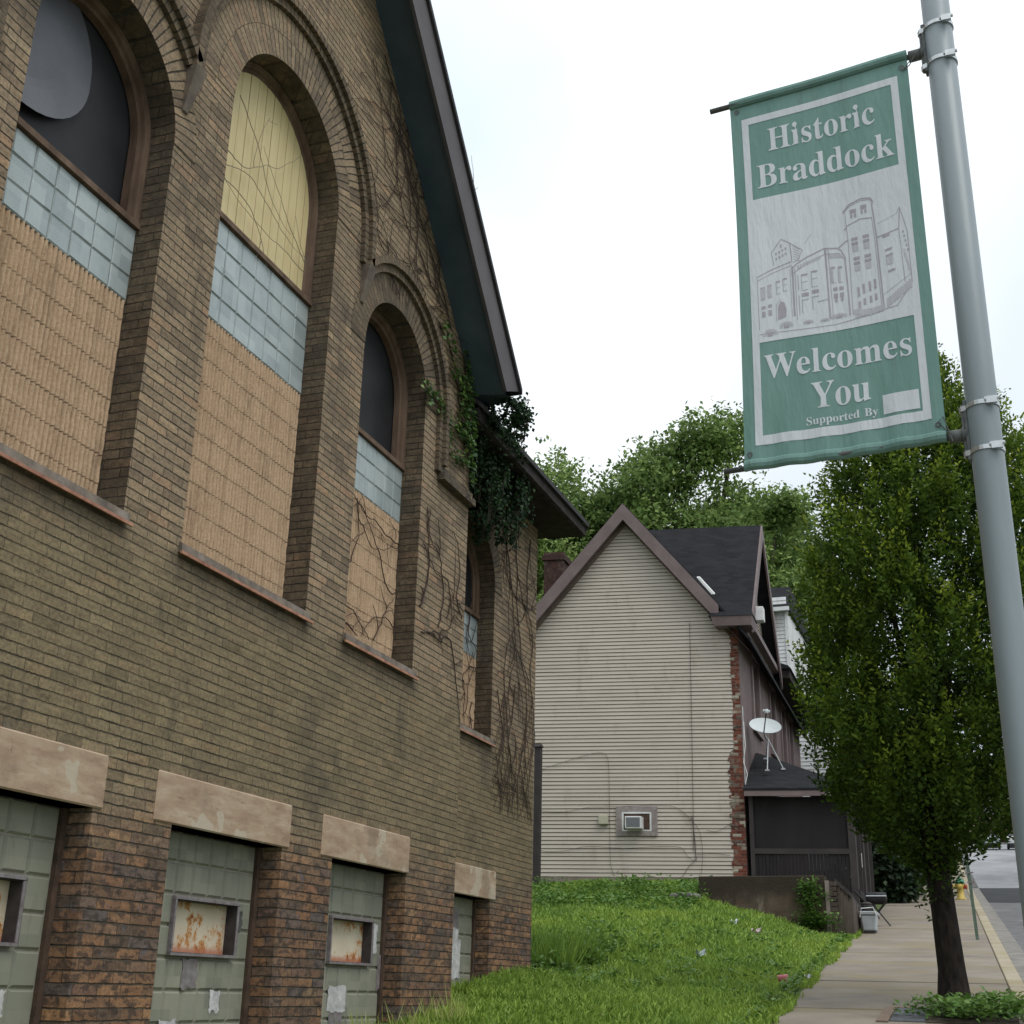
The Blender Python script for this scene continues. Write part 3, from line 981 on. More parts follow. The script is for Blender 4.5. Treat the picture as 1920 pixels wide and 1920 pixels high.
def rake(sg):
    m = MB()
    Y = lambda y: CY + sg * (y - CY)
    # soffit
    s = MB()
    a, b = (12.0, 8.03), (CY, 8.03 + 1.045 * (12 - CY))
    s.quad((WX, Y(a[0]), a[1]), (-4.60, Y(a[0]), a[1] - .05), (-4.60, Y(b[0]), b[1] - .05), (WX, Y(b[0]), b[1]))
    s.quad((WX, Y(12.02), 8.02), (WX - 9, Y(12.02), 8.02), (WX - 9, Y(12.32), 8.02), (WX, Y(12.32), 8.02))
    s.quad((WX, Y(12.0), 8.03), (WX, Y(12.32), 8.02), (-4.60, Y(12.28), 8.02), (-4.60, Y(12.0), 7.98))
    s.build('soffit', M['soffit'], CH)
    f = MB()
    lo, hi = [(11.94, 7.985), (CY, 7.985 + SL * (11.94 - CY))], [(12.315, 8.155), (CY, 8.155 + SL * (12.315 - CY))]
    q = []
    for X in (-4.60, -4.565):
        q.append([(X, Y(lo[0][0]), lo[0][1]), (X, Y(hi[0][0]), hi[0][1]), (X, Y(hi[1][0]), hi[1][1]), (X, Y(lo[1][0]), lo[1][1])])
    f.hexa(q[0] + q[1])
    f.build('fascia', M['fascia'], CH)
    r = MB()
    z0 = 8.155 + SL * (12.315 - CY)
    r.hexa([(-4.535, Y(12.36), 8.13), (-14, Y(12.36), 8.13), (-14, CY, z0 + .01), (-4.535, CY, z0 + .01),
            (-4.535, Y(12.36), 8.20), (-14, Y(12.36), 8.20), (-14, CY, z0 + .09), (-4.535, CY, z0 + .09)])
    r.build('roof', M['dark_roof'], CH)


rake(1); rake(-1)
for y0, y1 in ((12.03, 16.1), (-3.4, 3.61)):
    m = MB(); m.quad((WX2, y0, 7.75), (-4.97, y0, 7.72), (-4.97, y1, 7.72), (WX2, y1, 7.75)); m.quad((WX2, y0, 7.75), (WX2, y1, 7.75), (-6.5, y1, 7.75), (-6.5, y0, 7.75))
    m.build('eave_soffit', M['dark_eave'], CH)
    m = MB()
    m.hexa([(-4.97, y0, 7.72), (-4.93, y0, 7.74), (-4.93, y1, 7.74), (-4.97, y1, 7.72), (-4.97, y0, 7.88), (-4.93, y0, 7.88), (-4.93, y1, 7.88), (-4.97, y1, 7.88)])
    m.build('eave_board', M['dark_eave'], CH)
    m = MB()
    m.hexa([(-4.89, y0, 7.87), (-9.4, y0, 12.0), (-9.4, y1 + .05, 12.0), (-4.89, y1 + .05, 7.87), (-4.89, y0, 7.93), (-9.4, y0, 12.1), (-9.4, y1 + .05, 12.1), (-4.89, y1 + .05, 7.93)])
    m.poly([(-4.9, y1 + .04, 7.87), (-9.4, y1 + .04, 12.0), (-9.4, y1 + .04, 11.7), (-5.5, y1 + .04, 7.75), (-4.95, y1 + .04, 7.74)])
    m.build('wing_roof', M['dark_roof'], CH)


# ================================================================== light pole and banner
PX, PY = .125, 4.9
PZ = zs(PY)
M['pole'] = mottled('grey_painted_pole', (.205, .245, .262), (.265, .305, .322), 3.2, .42, .08, 60, .4, dirt=(.15, .165, .165), dirt_amt=.75, stretch=(1, 1, .22))
M['steel'] = mottled('stainless_strap', (.50, .52, .52), (.66, .68, .68), 25, .32, .05, 50, .5, metallic=.75)
M['cast'] = mottled('weathered_cast_metal', (.075, .082, .082), (.16, .17, .165), 18, .6, .15)
pole = thing('light_pole', 'tall grey metal street light pole carrying the green banner', 'light pole', (PX, PY, PZ))
m = MB(); m.lathe((PX, PY, PZ), [(.066, .0), (.066, .12), (.0625, .14), (.061, 3.0), (.058, 8.2)], 32)
m.build('shaft', M['pole'], pole, smooth=True)
m = MB(); m.lathe((PX, PY, PZ), [(.16, 0), (.16, .03), (.15, .04), (.085, .07), (.075, .18), (.067, .2)], 24)
m.build('base_cover', M['pole'], pole, smooth=True)
m = MB()
m.tube([(PX, PY, PZ + 8.15), (PX + .1, PY, PZ + 8.6), (PX + .6, PY, PZ + 8.9), (PX + 1.6, PY, PZ + 8.95)], [.05, .045, .04, .035], 12)
m.build('lamp_arm', M['pole'], pole, smooth=True)
m = MB(); m.lathe((PX + 1.85, PY, PZ + 8.86), [(.06, .1), (.13, .08), (.16, 0), (.12, -.05)], 16); m.build('lamp_head', M['cast'], pole, smooth=True)
PHI = math.radians(-6)
bd = Vector((-math.cos(PHI), -math.sin(PHI), 0))          # from the pole out along the arms
bnrm = Vector((-bd.y, bd.x, 0))
if bnrm.y > 0: bnrm = -bnrm                                # faces the camera side
B0, BW_, BH = .142, .815, 1.845                            # gap to pole centre, width, height
BZ = 3.876


def bpos(u, v, off=0.0):
    """banner cloth point: u 0..1 from the outer edge to the pole, v 0..1 up"""
    w = .010 * math.sin(u * 7.0 + 1.0) * (1 - .6 * v) + .006 * math.sin(v * 5 + u * 3) + .016 * (v - .5) * (u - .5)
    if v < .2: w += .006 * (1 - v / .2) * math.sin(u * 34)
    sag = -.012 * math.sin(PI * min(1, max(0, v))) * (1 - u) * .9
    p = bd * (B0 + BW_ * (1 - u) + sag)
    return (PX + p.x + bnrm.x * (w + off), PY + p.y + bnrm.y * (w + off), BZ + BH * v)


for zc, u0 in ((5.715, 0), (3.872, 1)):
    m = MB()
    a = Vector((PX, PY, zc))
    m.tube([a + bd * .10, a + bd * 1.05], .0125, 10)
    m.tube([a + bd * .062, a + bd * .135], .026, 12); m.tube([a + bd * .075, a + bd * .082], .034, 12)
    m.build('banner_arm', M['cast'], pole, smooth=True)
    m = MB()
    n = Vector((-bd.y, bd.x, 0))
    def bx(d0, d1, w, z0, z1, dd=0):
        A = a + bd * d0; Bq = a + bd * d1
        return [(*(A - n * w).xy, z0), (*(Bq - n * w).xy, z0), (*(Bq + n * w).xy, z0), (*(A + n * w).xy, z0),
                (*(A - n * w).xy, z1), (*(Bq - n * w).xy, z1), (*(Bq + n * w).xy, z1), (*(A + n * w).xy, z1)]
    m.hexa(bx(.056, .071, .022, zc - .115, zc + .14)); m.hexa(bx(.066, .082, .013, zc - .1, zc + .125))
    m.build('bracket', M['cast'], pole, bevel=.003)
    for dz in (-.085, .105):
        m = MB(); m.lathe((PX, PY, zc + dz), [(.0625, -.009), (.0655, -.009), (.0655, .009), (.0625, .009)], 28)
        m.lathe((PX + bd.x * .064, PY + bd.y * .064, zc + dz), [(.012, -.011), (.024, -.011), (.024, .011), (.012, .011)], 8)
        q = Vector((PX, PY, zc + dz)) + Vector((.035, -.062, 0))
        m.box(q.x - .02, q.x + .02, q.y - .012, q.y + .006, q.z - .014, q.z + .014)
        m.tube([q + Vector((-.026, -.004, .006)), q + Vector((.03, -.004, .006))], .008, 8)
        m.build('strap', M['steel'], pole, smooth=False)


def cloth(name, c1, c2, dirt, amt):
    t = NT(name); P = t.pos()
    c = t.ramp(t.noise(t.scale(P, (3, 3, .45)), 2.6, 4), [(.3, c1), (.7, c2)])
    c = t.mix(t.math('MULTIPLY', t.sstep(t.noise(t.scale(P, (4, 4, .5)), 3.4, 5, .7), .55, .7), amt), c, dirt)
    wv = t.noise(P, 700, 1)
    b = t.bump(wv, .06, .002)
    b = t.bump(t.noise(t.scale(P, (5, 5, 1.1)), 3.0, 4, .6), .35, .03, b)
    return t.done(c, .6, b, 0, .25, .12)


M['green_cloth'] = cloth('faded_green_vinyl', (.165, .298, .262), (.200, .340, .302), (.150, .225, .205), .5)
M['white_print'] = cloth('faded_white_print', (.70, .73, .77), (.76, .785, .82), (.62, .64, .67), .4)
M['grey_ink'] = cloth('grey_drawing_ink', (.40, .372, .41), (.48, .45, .485), (.40, .38, .41), .3)
M['mid_ink'] = cloth('pale_drawing_wash', (.52, .515, .55), (.58, .575, .61), (.50, .50, .52), .3)
ban = thing('banner', 'green and white Historic Braddock welcome banner hung from the pole', 'banner', tuple(Vector((PX, PY, BZ)) + bd * .55))
m = MB(); NU, NV = 26, 52
for i in range(NU):
    for j in range(NV):
        m.quad(*[bpos((i + a) / NU, (j + b) / NV) for a, b in ((0, 0), (1, 0), (1, 1), (0, 1))])
m.build('cloth', M['green_cloth'], ban, smooth=True)
for v0 in (0.0, 1.0):                                      # pole pockets sewn as sleeves
    m = MB()
    for i in range(NU):
        for k in range(10):
            def sl(u, q):
                a = 2 * PI * q / 10
                x, y, z = bpos(u, v0)
                return (x + bnrm.x * .019 * math.cos(a), y + bnrm.y * .019 * math.cos(a), z + .024 * math.sin(a))
            m.quad(sl(i / NU, k), sl((i + 1) / NU, k), sl((i + 1) / NU, k + 1), sl(i / NU, k + 1))
    m.build('pole_pocket', M['green_cloth'], ban, smooth=True)
LU, LV = .80, 1.78


def bp(u, v, off): return bpos(u / LU, v / LV, off)


def brect(m, u0, u1, v0, v1, off=.0018, nu=None, nv=None):
    nu = nu or max(1, int((u1 - u0) / .04)); nv = nv or max(1, int((v1 - v0) / .04))
    for i in range(nu):
        for j in range(nv):
            a, b = u0 + (u1 - u0) * i / nu, u0 + (u1 - u0) * (i + 1) / nu
            c, d = v0 + (v1 - v0) * j / nv, v0 + (v1 - v0) * (j + 1) / nv
            m.quad(bp(a, c, off), bp(b, c, off), bp(b, d, off), bp(a, d, off))


m = MB()
brect(m, .050, .081, .081, 1.685); brect(m, .721, .752, .081, 1.685)
brect(m, .081, .721, .081, .122); brect(m, .081, .721, 1.650, 1.685); brect(m, .081, .721, .542, 1.250)
brect(m, .570, .712, .135, .218)
m.build('white_frame', M['white_print'], ban, smooth=True)
GL = {'H':(523,[[15,0,15,17,36,20,52,24,62,32,69,43,73,59,75,81,75,379,73,398,69,413,62,424,51,431,36,436,16,439,16,455,242,455,242,439,227,437,214,435,204,432,197,428,191,422,187,415,184,406,183,394,182,379,182,251,342,251,342,379,341,394,340,406,337,415,334,422,328,428,320,432,310,435,298,437,282,439,282,455,507,455,507,439,486,436,471,431,461,424,454,414,451,399,449,379,449,81,451,60,455,44,461,33,471,25,487,20,507,17,507,0,282,0,282,17,303,20,318,24,329,31,336,41,340,58,342,81,342,221,182,221,182,81,183,59,187,43,194,32,205,24,221,20,242,17,242,0]]),'i':(198,[[101,362,87,364,75,368,65,376,57,387,52,399,50,412,52,426,57,438,65,449,75,457,87,462,101,463,114,462,126,457,137,449,145,438,150,426,151,412,149,399,145,387,136,376,126,368,114,364],[18,0,18,16,30,18,39,21,45,26,49,32,52,43,52,56,52,252,52,267,50,278,47,285,41,289,32,292,20,293,21,310,148,310,148,56,149,43,151,33,154,26,160,21,168,18,180,16,180,0]]),'s':(288,[[151,-10,132,-8,111,-3,87,6,82,8,73,9,64,7,56,1,51,-9,36,-9,36,105,53,105,61,79,72,57,87,39,103,26,121,17,140,15,156,16,168,20,179,27,186,35,191,46,192,58,188,76,176,92,156,105,107,130,85,142,68,155,54,169,45,185,39,202,37,220,40,247,49,270,65,291,86,306,111,316,141,319,149,319,157,318,166,316,176,314,187,311,199,308,204,307,209,305,220,306,226,311,230,319,244,319,244,222,228,222,220,244,209,262,196,277,182,288,166,294,149,296,136,295,125,292,116,286,110,278,106,269,105,259,106,249,109,240,115,232,123,225,134,218,146,212,191,189,212,178,229,165,241,151,250,136,255,117,257,95,254,65,244,39,228,18,206,2,181,-7]]),'t':(228,[[124,-9,99,-7,80,-1,66,10,56,26,50,46,48,71,48,279,20,279,20,300,46,324,68,347,88,369,105,389,118,407,129,424,144,424,144,310,208,310,208,279,144,279,144,82,145,69,147,59,149,51,154,45,160,41,168,40,183,44,195,56,206,75,222,66,198,24,165,-1]]),'o':(336,[[169,-10,140,-8,114,-1,90,11,69,27,52,47,38,70,27,96,21,124,19,154,21,184,27,213,38,239,52,262,69,281,90,297,114,309,140,316,168,318,196,316,222,309,245,298,266,282,283,263,298,240,308,214,315,185,317,154,315,123,308,94,298,69,284,46,266,26,245,11,222,-1,197,-8],[169,11,186,14,199,24,209,39,212,50,215,64,217,81,219,102,219,126,220,154,218,206,214,245,208,271,198,286,185,296,169,299,151,296,138,286,128,271,122,245,118,206,117,154,117,127,118,103,120,82,122,64,125,50,128,39,138,24,152,14]]),'r':(287,[[18,0,18,16,30,18,39,21,45,26,49,32,52,43,52,56,52,252,52,267,50,278,46,285,41,289,32,292,20,293,21,310,146,310,146,252,158,272,172,288,187,301,203,311,218,316,233,318,250,317,264,312,275,304,283,293,288,281,289,266,288,254,284,243,278,234,270,228,260,224,248,222,237,223,229,226,222,231,217,237,212,243,207,250,202,255,196,259,189,260,179,258,171,252,162,241,155,228,151,211,149,192,149,56,150,42,153,32,159,25,167,21,180,18,197,16,197,0]]),'c':(293,[[156,-10,131,-8,108,-1,87,11,67,26,51,45,38,68,28,93,21,120,19,150,22,181,29,210,40,237,55,260,74,280,96,297,120,309,146,317,175,319,204,317,230,310,250,298,265,283,274,265,277,245,276,233,272,223,266,215,258,209,248,205,236,204,214,209,201,225,196,251,196,258,197,265,197,271,194,286,185,294,169,297,138,285,118,248,112,187,115,142,123,105,137,76,156,55,178,42,204,38,227,42,250,53,271,72,285,60,248,21,205,-2]]),'B':(443,[[16,0,16,17,36,20,52,25,62,32,69,44,73,60,75,82,75,369,74,386,72,401,69,412,65,421,59,428,51,433,41,436,30,438,15,439,15,455,220,455,318,444,377,409,396,351,384,302,348,268,287,247,360,223,404,185,418,132,413,93,397,61,371,35,335,15,291,4,238,0],[182,252,188,252,220,254,245,261,263,272,275,290,282,314,285,345,283,373,278,395,269,412,257,424,239,431,216,434,203,433,193,430,188,425,185,417,183,406,182,391],[222,24,248,27,268,35,283,49,293,69,299,95,301,128,298,162,290,188,277,208,258,221,231,228,197,231,182,231,182,65,183,51,186,41,190,33,198,28,208,25]]),'a':(344,[[255,-10,226,-5,208,10,200,35,168,11,133,-4,95,-9,74,-6,55,0,40,11,29,26,22,43,20,63,25,91,39,115,63,136,98,155,143,173,199,190,199,241,197,258,193,272,187,282,177,290,164,294,148,296,123,293,109,286,104,274,108,264,113,257,119,248,122,239,123,231,121,220,117,210,110,202,100,196,90,192,77,191,64,192,54,196,45,203,38,212,34,223,33,236,35,252,40,266,49,278,62,290,77,300,95,308,115,314,137,317,162,318,205,315,239,307,263,292,280,271,290,244,293,210,293,62,293,52,294,45,295,40,300,35,309,35,314,38,320,42,329,28,306,7,281,-6],[151,34,158,34,165,37,174,41,183,47,191,54,199,63,199,169,154,151,127,123,118,84,122,56,133,39]]),'d':(370,[[140,-10,117,-8,97,-1,78,10,61,26,47,44,35,66,26,91,21,118,19,147,21,180,27,210,36,237,48,261,63,281,81,297,101,309,123,316,146,318,175,314,201,301,223,280,223,401,222,413,218,423,212,430,203,435,191,438,176,439,176,455,319,455,319,75,320,60,322,49,325,41,330,35,340,30,353,28,353,11,315,8,271,1,223,-10,223,39,201,12,173,-5],[171,28,182,30,192,34,202,41,211,51,218,62,223,76,223,242,220,252,214,262,206,270,196,276,186,279,174,281,155,277,141,267,130,250,123,225,119,193,118,153,119,115,123,83,130,58,140,42,153,32]]),'k':(359,[[17,0,17,16,30,18,39,21,45,26,49,33,52,43,52,56,52,398,52,412,50,422,47,429,42,434,33,438,20,439,21,455,148,455,148,169,227,248,236,259,242,269,244,278,240,287,228,292,209,293,206,310,345,310,345,293,320,289,297,278,275,260,222,209,346,34,355,24,365,18,376,16,376,0,211,0,211,16,217,16,229,18,237,23,239,32,238,37,236,43,232,49,163,147,148,134,148,56,148,43,151,33,154,26,160,21,168,18,180,16,180,0]]),'W':(611,[[171,-11,32,393,27,407,21,419,15,427,8,433,-2,437,-15,439,-15,455,181,455,181,439,168,438,157,435,150,432,145,427,141,420,140,410,141,400,144,387,148,373,223,153,301,353,286,399,281,413,274,423,267,429,258,434,245,437,229,439,229,455,439,455,439,439,413,436,398,427,393,412,394,405,396,397,399,386,474,166,541,369,545,384,548,397,549,406,547,417,544,425,538,430,529,434,518,437,503,439,503,455,624,455,624,439,612,435,602,429,594,421,588,410,581,396,575,379,446,-11,428,-11,316,309,190,-11]]),'e':(301,[[154,-10,129,-8,106,-1,85,10,66,26,50,45,37,69,27,95,21,125,19,157,21,187,28,215,38,240,51,263,68,282,87,298,109,309,132,316,157,318,193,314,224,301,249,280,268,251,279,216,283,173,283,166,117,166,127,97,154,56,199,42,225,47,248,62,270,86,285,73,248,27,205,-1],[116,192,201,192,201,215,201,241,198,261,193,277,186,288,175,295,161,297,136,286,121,255,116,203]]),'l':(199,[[18,0,18,16,30,18,39,21,45,26,49,32,52,43,52,56,52,398,52,411,50,421,47,429,42,434,33,438,20,439,20,455,148,455,148,56,149,43,151,33,154,26,160,21,168,18,180,16,180,0]]),'m':(554,[[18,0,18,16,30,17,39,21,45,26,49,33,52,43,52,56,52,253,52,266,49,276,46,284,40,289,31,293,19,294,19,310,146,310,146,265,173,294,204,312,237,318,277,312,305,293,320,261,348,293,381,312,418,318,465,306,494,271,504,212,504,56,504,43,507,33,510,26,516,21,524,17,536,16,536,0,377,0,377,16,389,18,397,21,403,26,407,34,409,44,410,56,410,217,409,234,407,247,404,258,398,265,389,270,377,271,358,268,341,256,324,237,324,56,325,44,327,34,331,26,336,21,345,18,356,16,356,0,199,0,199,16,211,18,219,21,225,26,229,34,231,44,232,56,232,217,231,233,229,247,226,258,220,265,211,270,199,271,180,267,162,255,146,235,146,56,147,44,149,34,152,27,158,21,166,18,177,16,177,0]]),'Y':(426,[[101,0,101,17,122,20,138,24,148,32,155,43,159,59,161,81,161,179,46,387,35,406,24,421,14,429,10,432,5,434,-4,436,-9,437,-13,455,207,455,207,438,195,438,184,437,175,435,167,432,161,428,157,423,156,416,157,409,159,401,164,392,248,226,333,366,342,382,347,396,349,408,343,424,326,435,298,438,295,455,439,455,439,438,428,435,418,431,409,424,400,416,392,405,383,392,268,203,268,81,269,59,273,43,280,32,291,24,307,20,328,17,328,0]]),'u':(375,[[131,-10,103,-7,81,2,65,17,54,38,48,65,46,97,46,248,45,262,43,274,39,282,33,289,24,293,11,294,11,310,142,310,142,74,143,63,146,54,151,46,158,40,166,37,177,36,196,39,213,49,228,66,228,248,228,263,225,275,221,283,214,289,204,293,189,294,189,310,324,310,324,70,325,56,327,46,331,39,338,34,347,31,360,30,360,13,321,10,277,3,228,-10,228,40,216,26,202,13,186,3,169,-4,150,-9]]),'S':(390,[[43,-11,43,158,62,158,75,113,91,77,111,50,136,30,164,19,197,15,220,17,241,24,257,36,269,51,276,69,279,89,273,117,255,140,225,160,163,191,127,210,99,231,77,253,62,276,53,302,50,332,52,358,57,381,67,403,80,421,96,437,115,449,136,459,160,464,185,466,199,466,213,464,229,461,246,458,264,453,282,448,289,446,294,445,300,445,310,447,317,454,320,466,339,466,339,319,322,319,315,343,305,365,293,385,280,402,265,417,248,429,231,438,213,443,194,445,173,443,155,437,140,426,128,413,122,398,120,380,121,364,127,349,137,336,151,325,168,314,189,303,253,273,279,260,300,247,317,233,331,219,342,204,350,188,355,171,358,153,359,133,357,106,350,80,339,58,323,38,304,21,281,8,254,-2,225,-8,192,-10,181,-10,170,-9,158,-8,147,-6,136,-3,126,1,115,4,106,7,98,9,92,11,85,12,78,12,73,10,69,7,66,3,64,-3,61,-11]]),'p':(371,[[17,-139,17,-124,27,-123,34,-120,40,-117,45,-113,48,-107,50,-101,51,-92,52,-80,52,-64,52,243,52,261,50,275,46,283,41,288,32,292,19,295,19,310,143,310,143,263,166,294,195,313,230,319,253,317,274,310,293,298,309,283,323,264,335,241,343,216,348,189,350,160,348,128,343,99,334,72,323,48,308,28,291,12,272,0,250,-8,227,-10,196,-5,170,9,148,32,148,-58,148,-74,150,-88,152,-99,155,-107,160,-113,167,-118,175,-120,185,-122,197,-123,197,-139],[195,28,214,32,229,42,239,59,247,84,251,116,253,154,251,192,247,223,241,248,232,265,218,275,199,278,179,273,162,259,148,235,148,69,160,46,176,33]]),'y':(300,[[52,-140,36,-139,22,-133,10,-125,1,-113,-5,-100,-7,-84,-5,-73,-2,-62,5,-53,13,-46,24,-41,36,-40,46,-41,56,-44,64,-49,70,-57,73,-65,75,-76,74,-81,74,-87,75,-94,79,-97,86,-99,94,-96,104,-88,114,-74,120,-65,125,-55,129,-44,133,-32,137,-19,140,-5,36,251,32,260,28,268,25,275,21,280,18,285,11,291,4,293,-3,293,-5,310,162,310,162,293,151,293,142,291,136,289,132,286,129,281,128,275,129,270,131,263,133,257,185,119,230,241,233,248,235,254,236,260,237,265,238,270,237,281,234,286,229,289,223,292,214,293,203,293,203,310,300,310,300,293,291,292,283,288,277,281,271,271,265,258,259,242,162,-24,151,-53,140,-77,129,-96,118,-111,107,-122,95,-131,83,-136,68,-139]])}


def lettering(m, s, u0, u1, base, cap, off=.0022):
    adv = 0; pl = []
    for ch in s:
        if ch == ' ': adv += 250; continue
        pl.append((ch, adv)); adv += GL[ch][0]
    k = (u1 - u0) / adv
    hy = cap / max(GL['H'][1][0][1::2])
    for ch, x in pl:
        loops = []
        for L in GL[ch][1]:
            loops.append([Vector(((x + L[i]) * k + u0, L[i + 1] * hy + base, 0)) for i in range(0, len(L), 2)])
        loops.sort(key=lambda L: -abs(sum(a.x * b.y - b.x * a.y for a, b in zip(L, L[1:] + L[:1]))))
        flat = [p for L in loops for p in L]
        for tri in tessellate_polygon(loops):
            m.poly([bp(flat[i].x, flat[i].y, off) for i in tri])


m = MB()
lettering(m, 'Historic', .162, .642, 1.486, .116)
lettering(m, 'Braddock', .104, .704, 1.303, .118)
lettering(m, 'Welcomes', .100, .708, .371, .108)
lettering(m, 'You', .290, .528, .209, .114)
lettering(m, 'Supported By', .258, .548, .1395, .034)
m.build('lettering', M['white_print'], ban)
# line drawing of a turreted public building
ink = MB(); wash = MB()


def line(pts, w=.0035, mm=ink, off=.0026):
    for (a, b), (c, d) in zip(pts[:-1], pts[1:]):
        L = math.hypot(c - a, d - b)
        if L < 1e-6: continue
        nx, ny = -(d - b) / L * w / 2, (c - a) / L * w / 2
        n = max(1, int(L / .04))
        for i in range(n):
            p, q = i / n, (i + 1) / n
            A, B_ = (a + (c - a) * p, b + (d - b) * p), (a + (c - a) * q, b + (d - b) * q)
            mm.quad(bp(A[0] + nx, A[1] + ny, off), bp(B_[0] + nx, B_[1] + ny, off), bp(B_[0] - nx, B_[1] - ny, off), bp(A[0] - nx, A[1] - ny, off))


def blot(u, v, w, h, mm=ink, sk=.0, off=.0029):
    mm.quad(bp(u - w / 2, v - h / 2 - sk, off), bp(u + w / 2, v - h / 2 + sk, off), bp(u + w / 2, v + h / 2 + sk, off), bp(u - w / 2, v + h / 2 - sk, off))


line([(.467, 1.09), (.494, 1.121), (.545, 1.136), (.588, 1.128), (.599, 1.103)], .006)
line([(.467, 1.082), (.494, 1.112), (.545, 1.127), (.586, 1.12), (.597, 1.095)], .003)
line([(.476, 1.085), (.478, 1.01), (.480, .96), (.478, .60)], .003); line([(.592, 1.10), (.596, 1.03), (.600, .93), (.606, .60)], .006)
line([(.587, 1.03), (.592, .93), (.598, .60)], .003)
line([(.468, 1.003), (.483, 1.023), (.538, 1.04), (.589, 1.032)], .005)
line([(.436, .925), (.472, .950), (.482, .952)], .006)
for u, v in ((.511, 1.086), (.556, 1.094)):
    blot(u, v, .026, .018); blot(u - .008, v - .022, .009, .018); blot(u + .008, v - .022, .009, .018)
for u, v in ((.508, .952), (.556, .953), (.510, .858), (.557, .859)):
    blot(u, v, .027, .014); blot(u, v - .022, .027, .014); blot(u, v - .047, .024, .026, wash)
for u, v in ((.508, .70), (.53, .71), (.556, .715), (.578, .72)):
    blot(u, v, .010, .045); blot(u, v - .06, .010, .03)
for u0, v0 in ((.50, .60), (.53, .592), (.56, .59), (.59, .594)): blot(u0, v0 + .01, .034, .026, wash)
line([(.601, .932), (.695, .949)], .006); line([(.695, .949), (.706, 1.049), (.728, .93), (.728, .69)], .0035); line([(.695, .949), (.700, .70)], .0025)
line([(.606, .595), (.66, .60), (.725, .683)], .0035); line([(.606, .66), (.728, .73)], .002)
line([(.606, .995), (.690, 1.02), (.706, 1.049)], .0018)
for u, v in ((.640, .93), (.645, .865), (.650, .765)): blot(u, v, .030, .010, sk=.003)
blot(.646, .838, .030, .010, sk=.003); blot(.645, .812, .027, .036, wash)
for i in range(5):
    blot(.709 + .004 * i, .83 - .02 * i, .005, .04, wash); blot(.711 + .003 * i, .93 - .022 * i, .006, .012)
for i in range(9): blot(.625 + .012 * i, .622 + .008 * i, .012, .04, wash)
line([(.238, .872), (.256, .889), (.30, .912), (.376, .938), (.388, .936), (.430, .927), (.448, .912), (.461, .878)], .006)
line([(.24, .845), (.30, .885), (.376, .91), (.388, .908), (.44, .90), (.458, .868)], .0035)
line([(.461, .878), (.464, .74), (.466, .60)], .007); line([(.380, .938), (.383, .60)], .007); line([(.392, .93), (.396, .61)], .0025)
line([(.236, .88), (.236, .64)], .007); line([(.246, .87), (.247, .62)], .0025); line([(.226, .868), (.226, .64)], .002)
for i in range(8): blot(.262 + .013 * i, .872 + .004 * i, .010, .016, wash)
for i in range(5): blot(.40 + .011 * i, .895 - .002 * i, .010, .018, wash)
for u, v in ((.285, .83), (.328, .838)):
    blot(u, v, .028, .008); line([(u - .013, v), (u - .013, v - .075), (u + .013, v - .072)], .0025); line([(u - .012, v - .035), (u + .012, v - .033)], .0025)
for u, v in ((.285, .735), (.328, .742)):
    blot(u, v, .030, .016); line([(u - .014, v - .02), (u - .014, v - .085)], .003); line([(u - .014, v - .026), (u + .014, v - .024)], .004)
line([(.258, .835), (.258, .76)], .0025); line([(.258, .735), (.258, .64)], .0025)
for u, v in ((.408, .838), (.438, .834)):
    blot(u, v, .017, .009); blot(u - .004, v - .04, .007, .06, wash); line([(u - .010, v), (u - .010, v - .072), (u + .01, v - .072)], .0025)
for u, v in ((.412, .735), (.438, .735)):
    blot(u, v, .018, .016); blot(u, v - .032, .017, .022); blot(u, v - .052, .010, .018)
line([(.335, .69), (.382, .695)], .004)
line([(.079, .856), (.149, .882), (.236, .905)], .0045); line([(.082, .838), (.15, .864), (.234, .886)], .0028)
line([(.082, .85), (.084, .60)], .0028)
line([(.150, .965), (.195, 1.023), (.232, .996), (.236, .91)], .0040); line([(.232, .996), (.283, .952), (.262, .905), (.24, .90)], .0032); line([(.150, .965), (.158, .90)], .0030)
for i in range(4):
    blot(.170 + .014 * i, .955 + .006 * i, .007, .011); blot(.170 + .014 * i, .930 + .006 * i, .007, .011)
blot(.193, .99, .007, .018)
for i in range(6): line([(.243, .98 - .013 * i), (.272, .955 - .011 * i)], .0022)
for u, v in ((.105, .80), (.135, .806), (.172, .818), (.202, .826)):
    blot(u, v, .018, .007); line([(u - .009, v), (u - .009, v - .06), (u + .009, v - .057)], .0024); line([(u - .008, v - .03), (u + .008, v - .028)], .002)
blot(.108, .772, .014, .05, wash); blot(.136, .778, .014, .05, wash)
for u, v in ((.105, .705), (.133, .708)):
    blot(u, v, .017, .013); blot(u, v - .032, .015, .026)
m_arch = [(.165, .635), (.168, .70), (.180, .722), (.196, .712), (.203, .68), (.200, .645)]
ink.poly([bp(u, v, .0029) for u, v in m_arch])
line([(.158, .63), (.160, .705), (.180, .735)], .002)
for u, v, w_, h_ in ((.13, .577, .05, .036), (.20, .602, .045, .034), (.292, .602, .034, .022), (.42, .606, .055, .026), (.36, .60, .03, .018), (.52, .588, .06, .018)):
    for i in range(7):
        a = PI * (i + .5) / 7
        blot(u + w_ * .5 * math.cos(a), v + h_ * .5 * math.sin(a) - .004, w_ * .24, h_ * .42, wash)
    blot(u, v - h_ * .15, w_ * .5, h_ * .35)
line([(.082, .58), (.239, .575), (.404, .571), (.478, .578), (.601, .589)], .003)
line([(.295, .98), (.325, 1.02)], .0018)
ink.build('building_drawing', M['grey_ink'], ban); wash.build('drawing_wash', M['mid_ink'], ban)
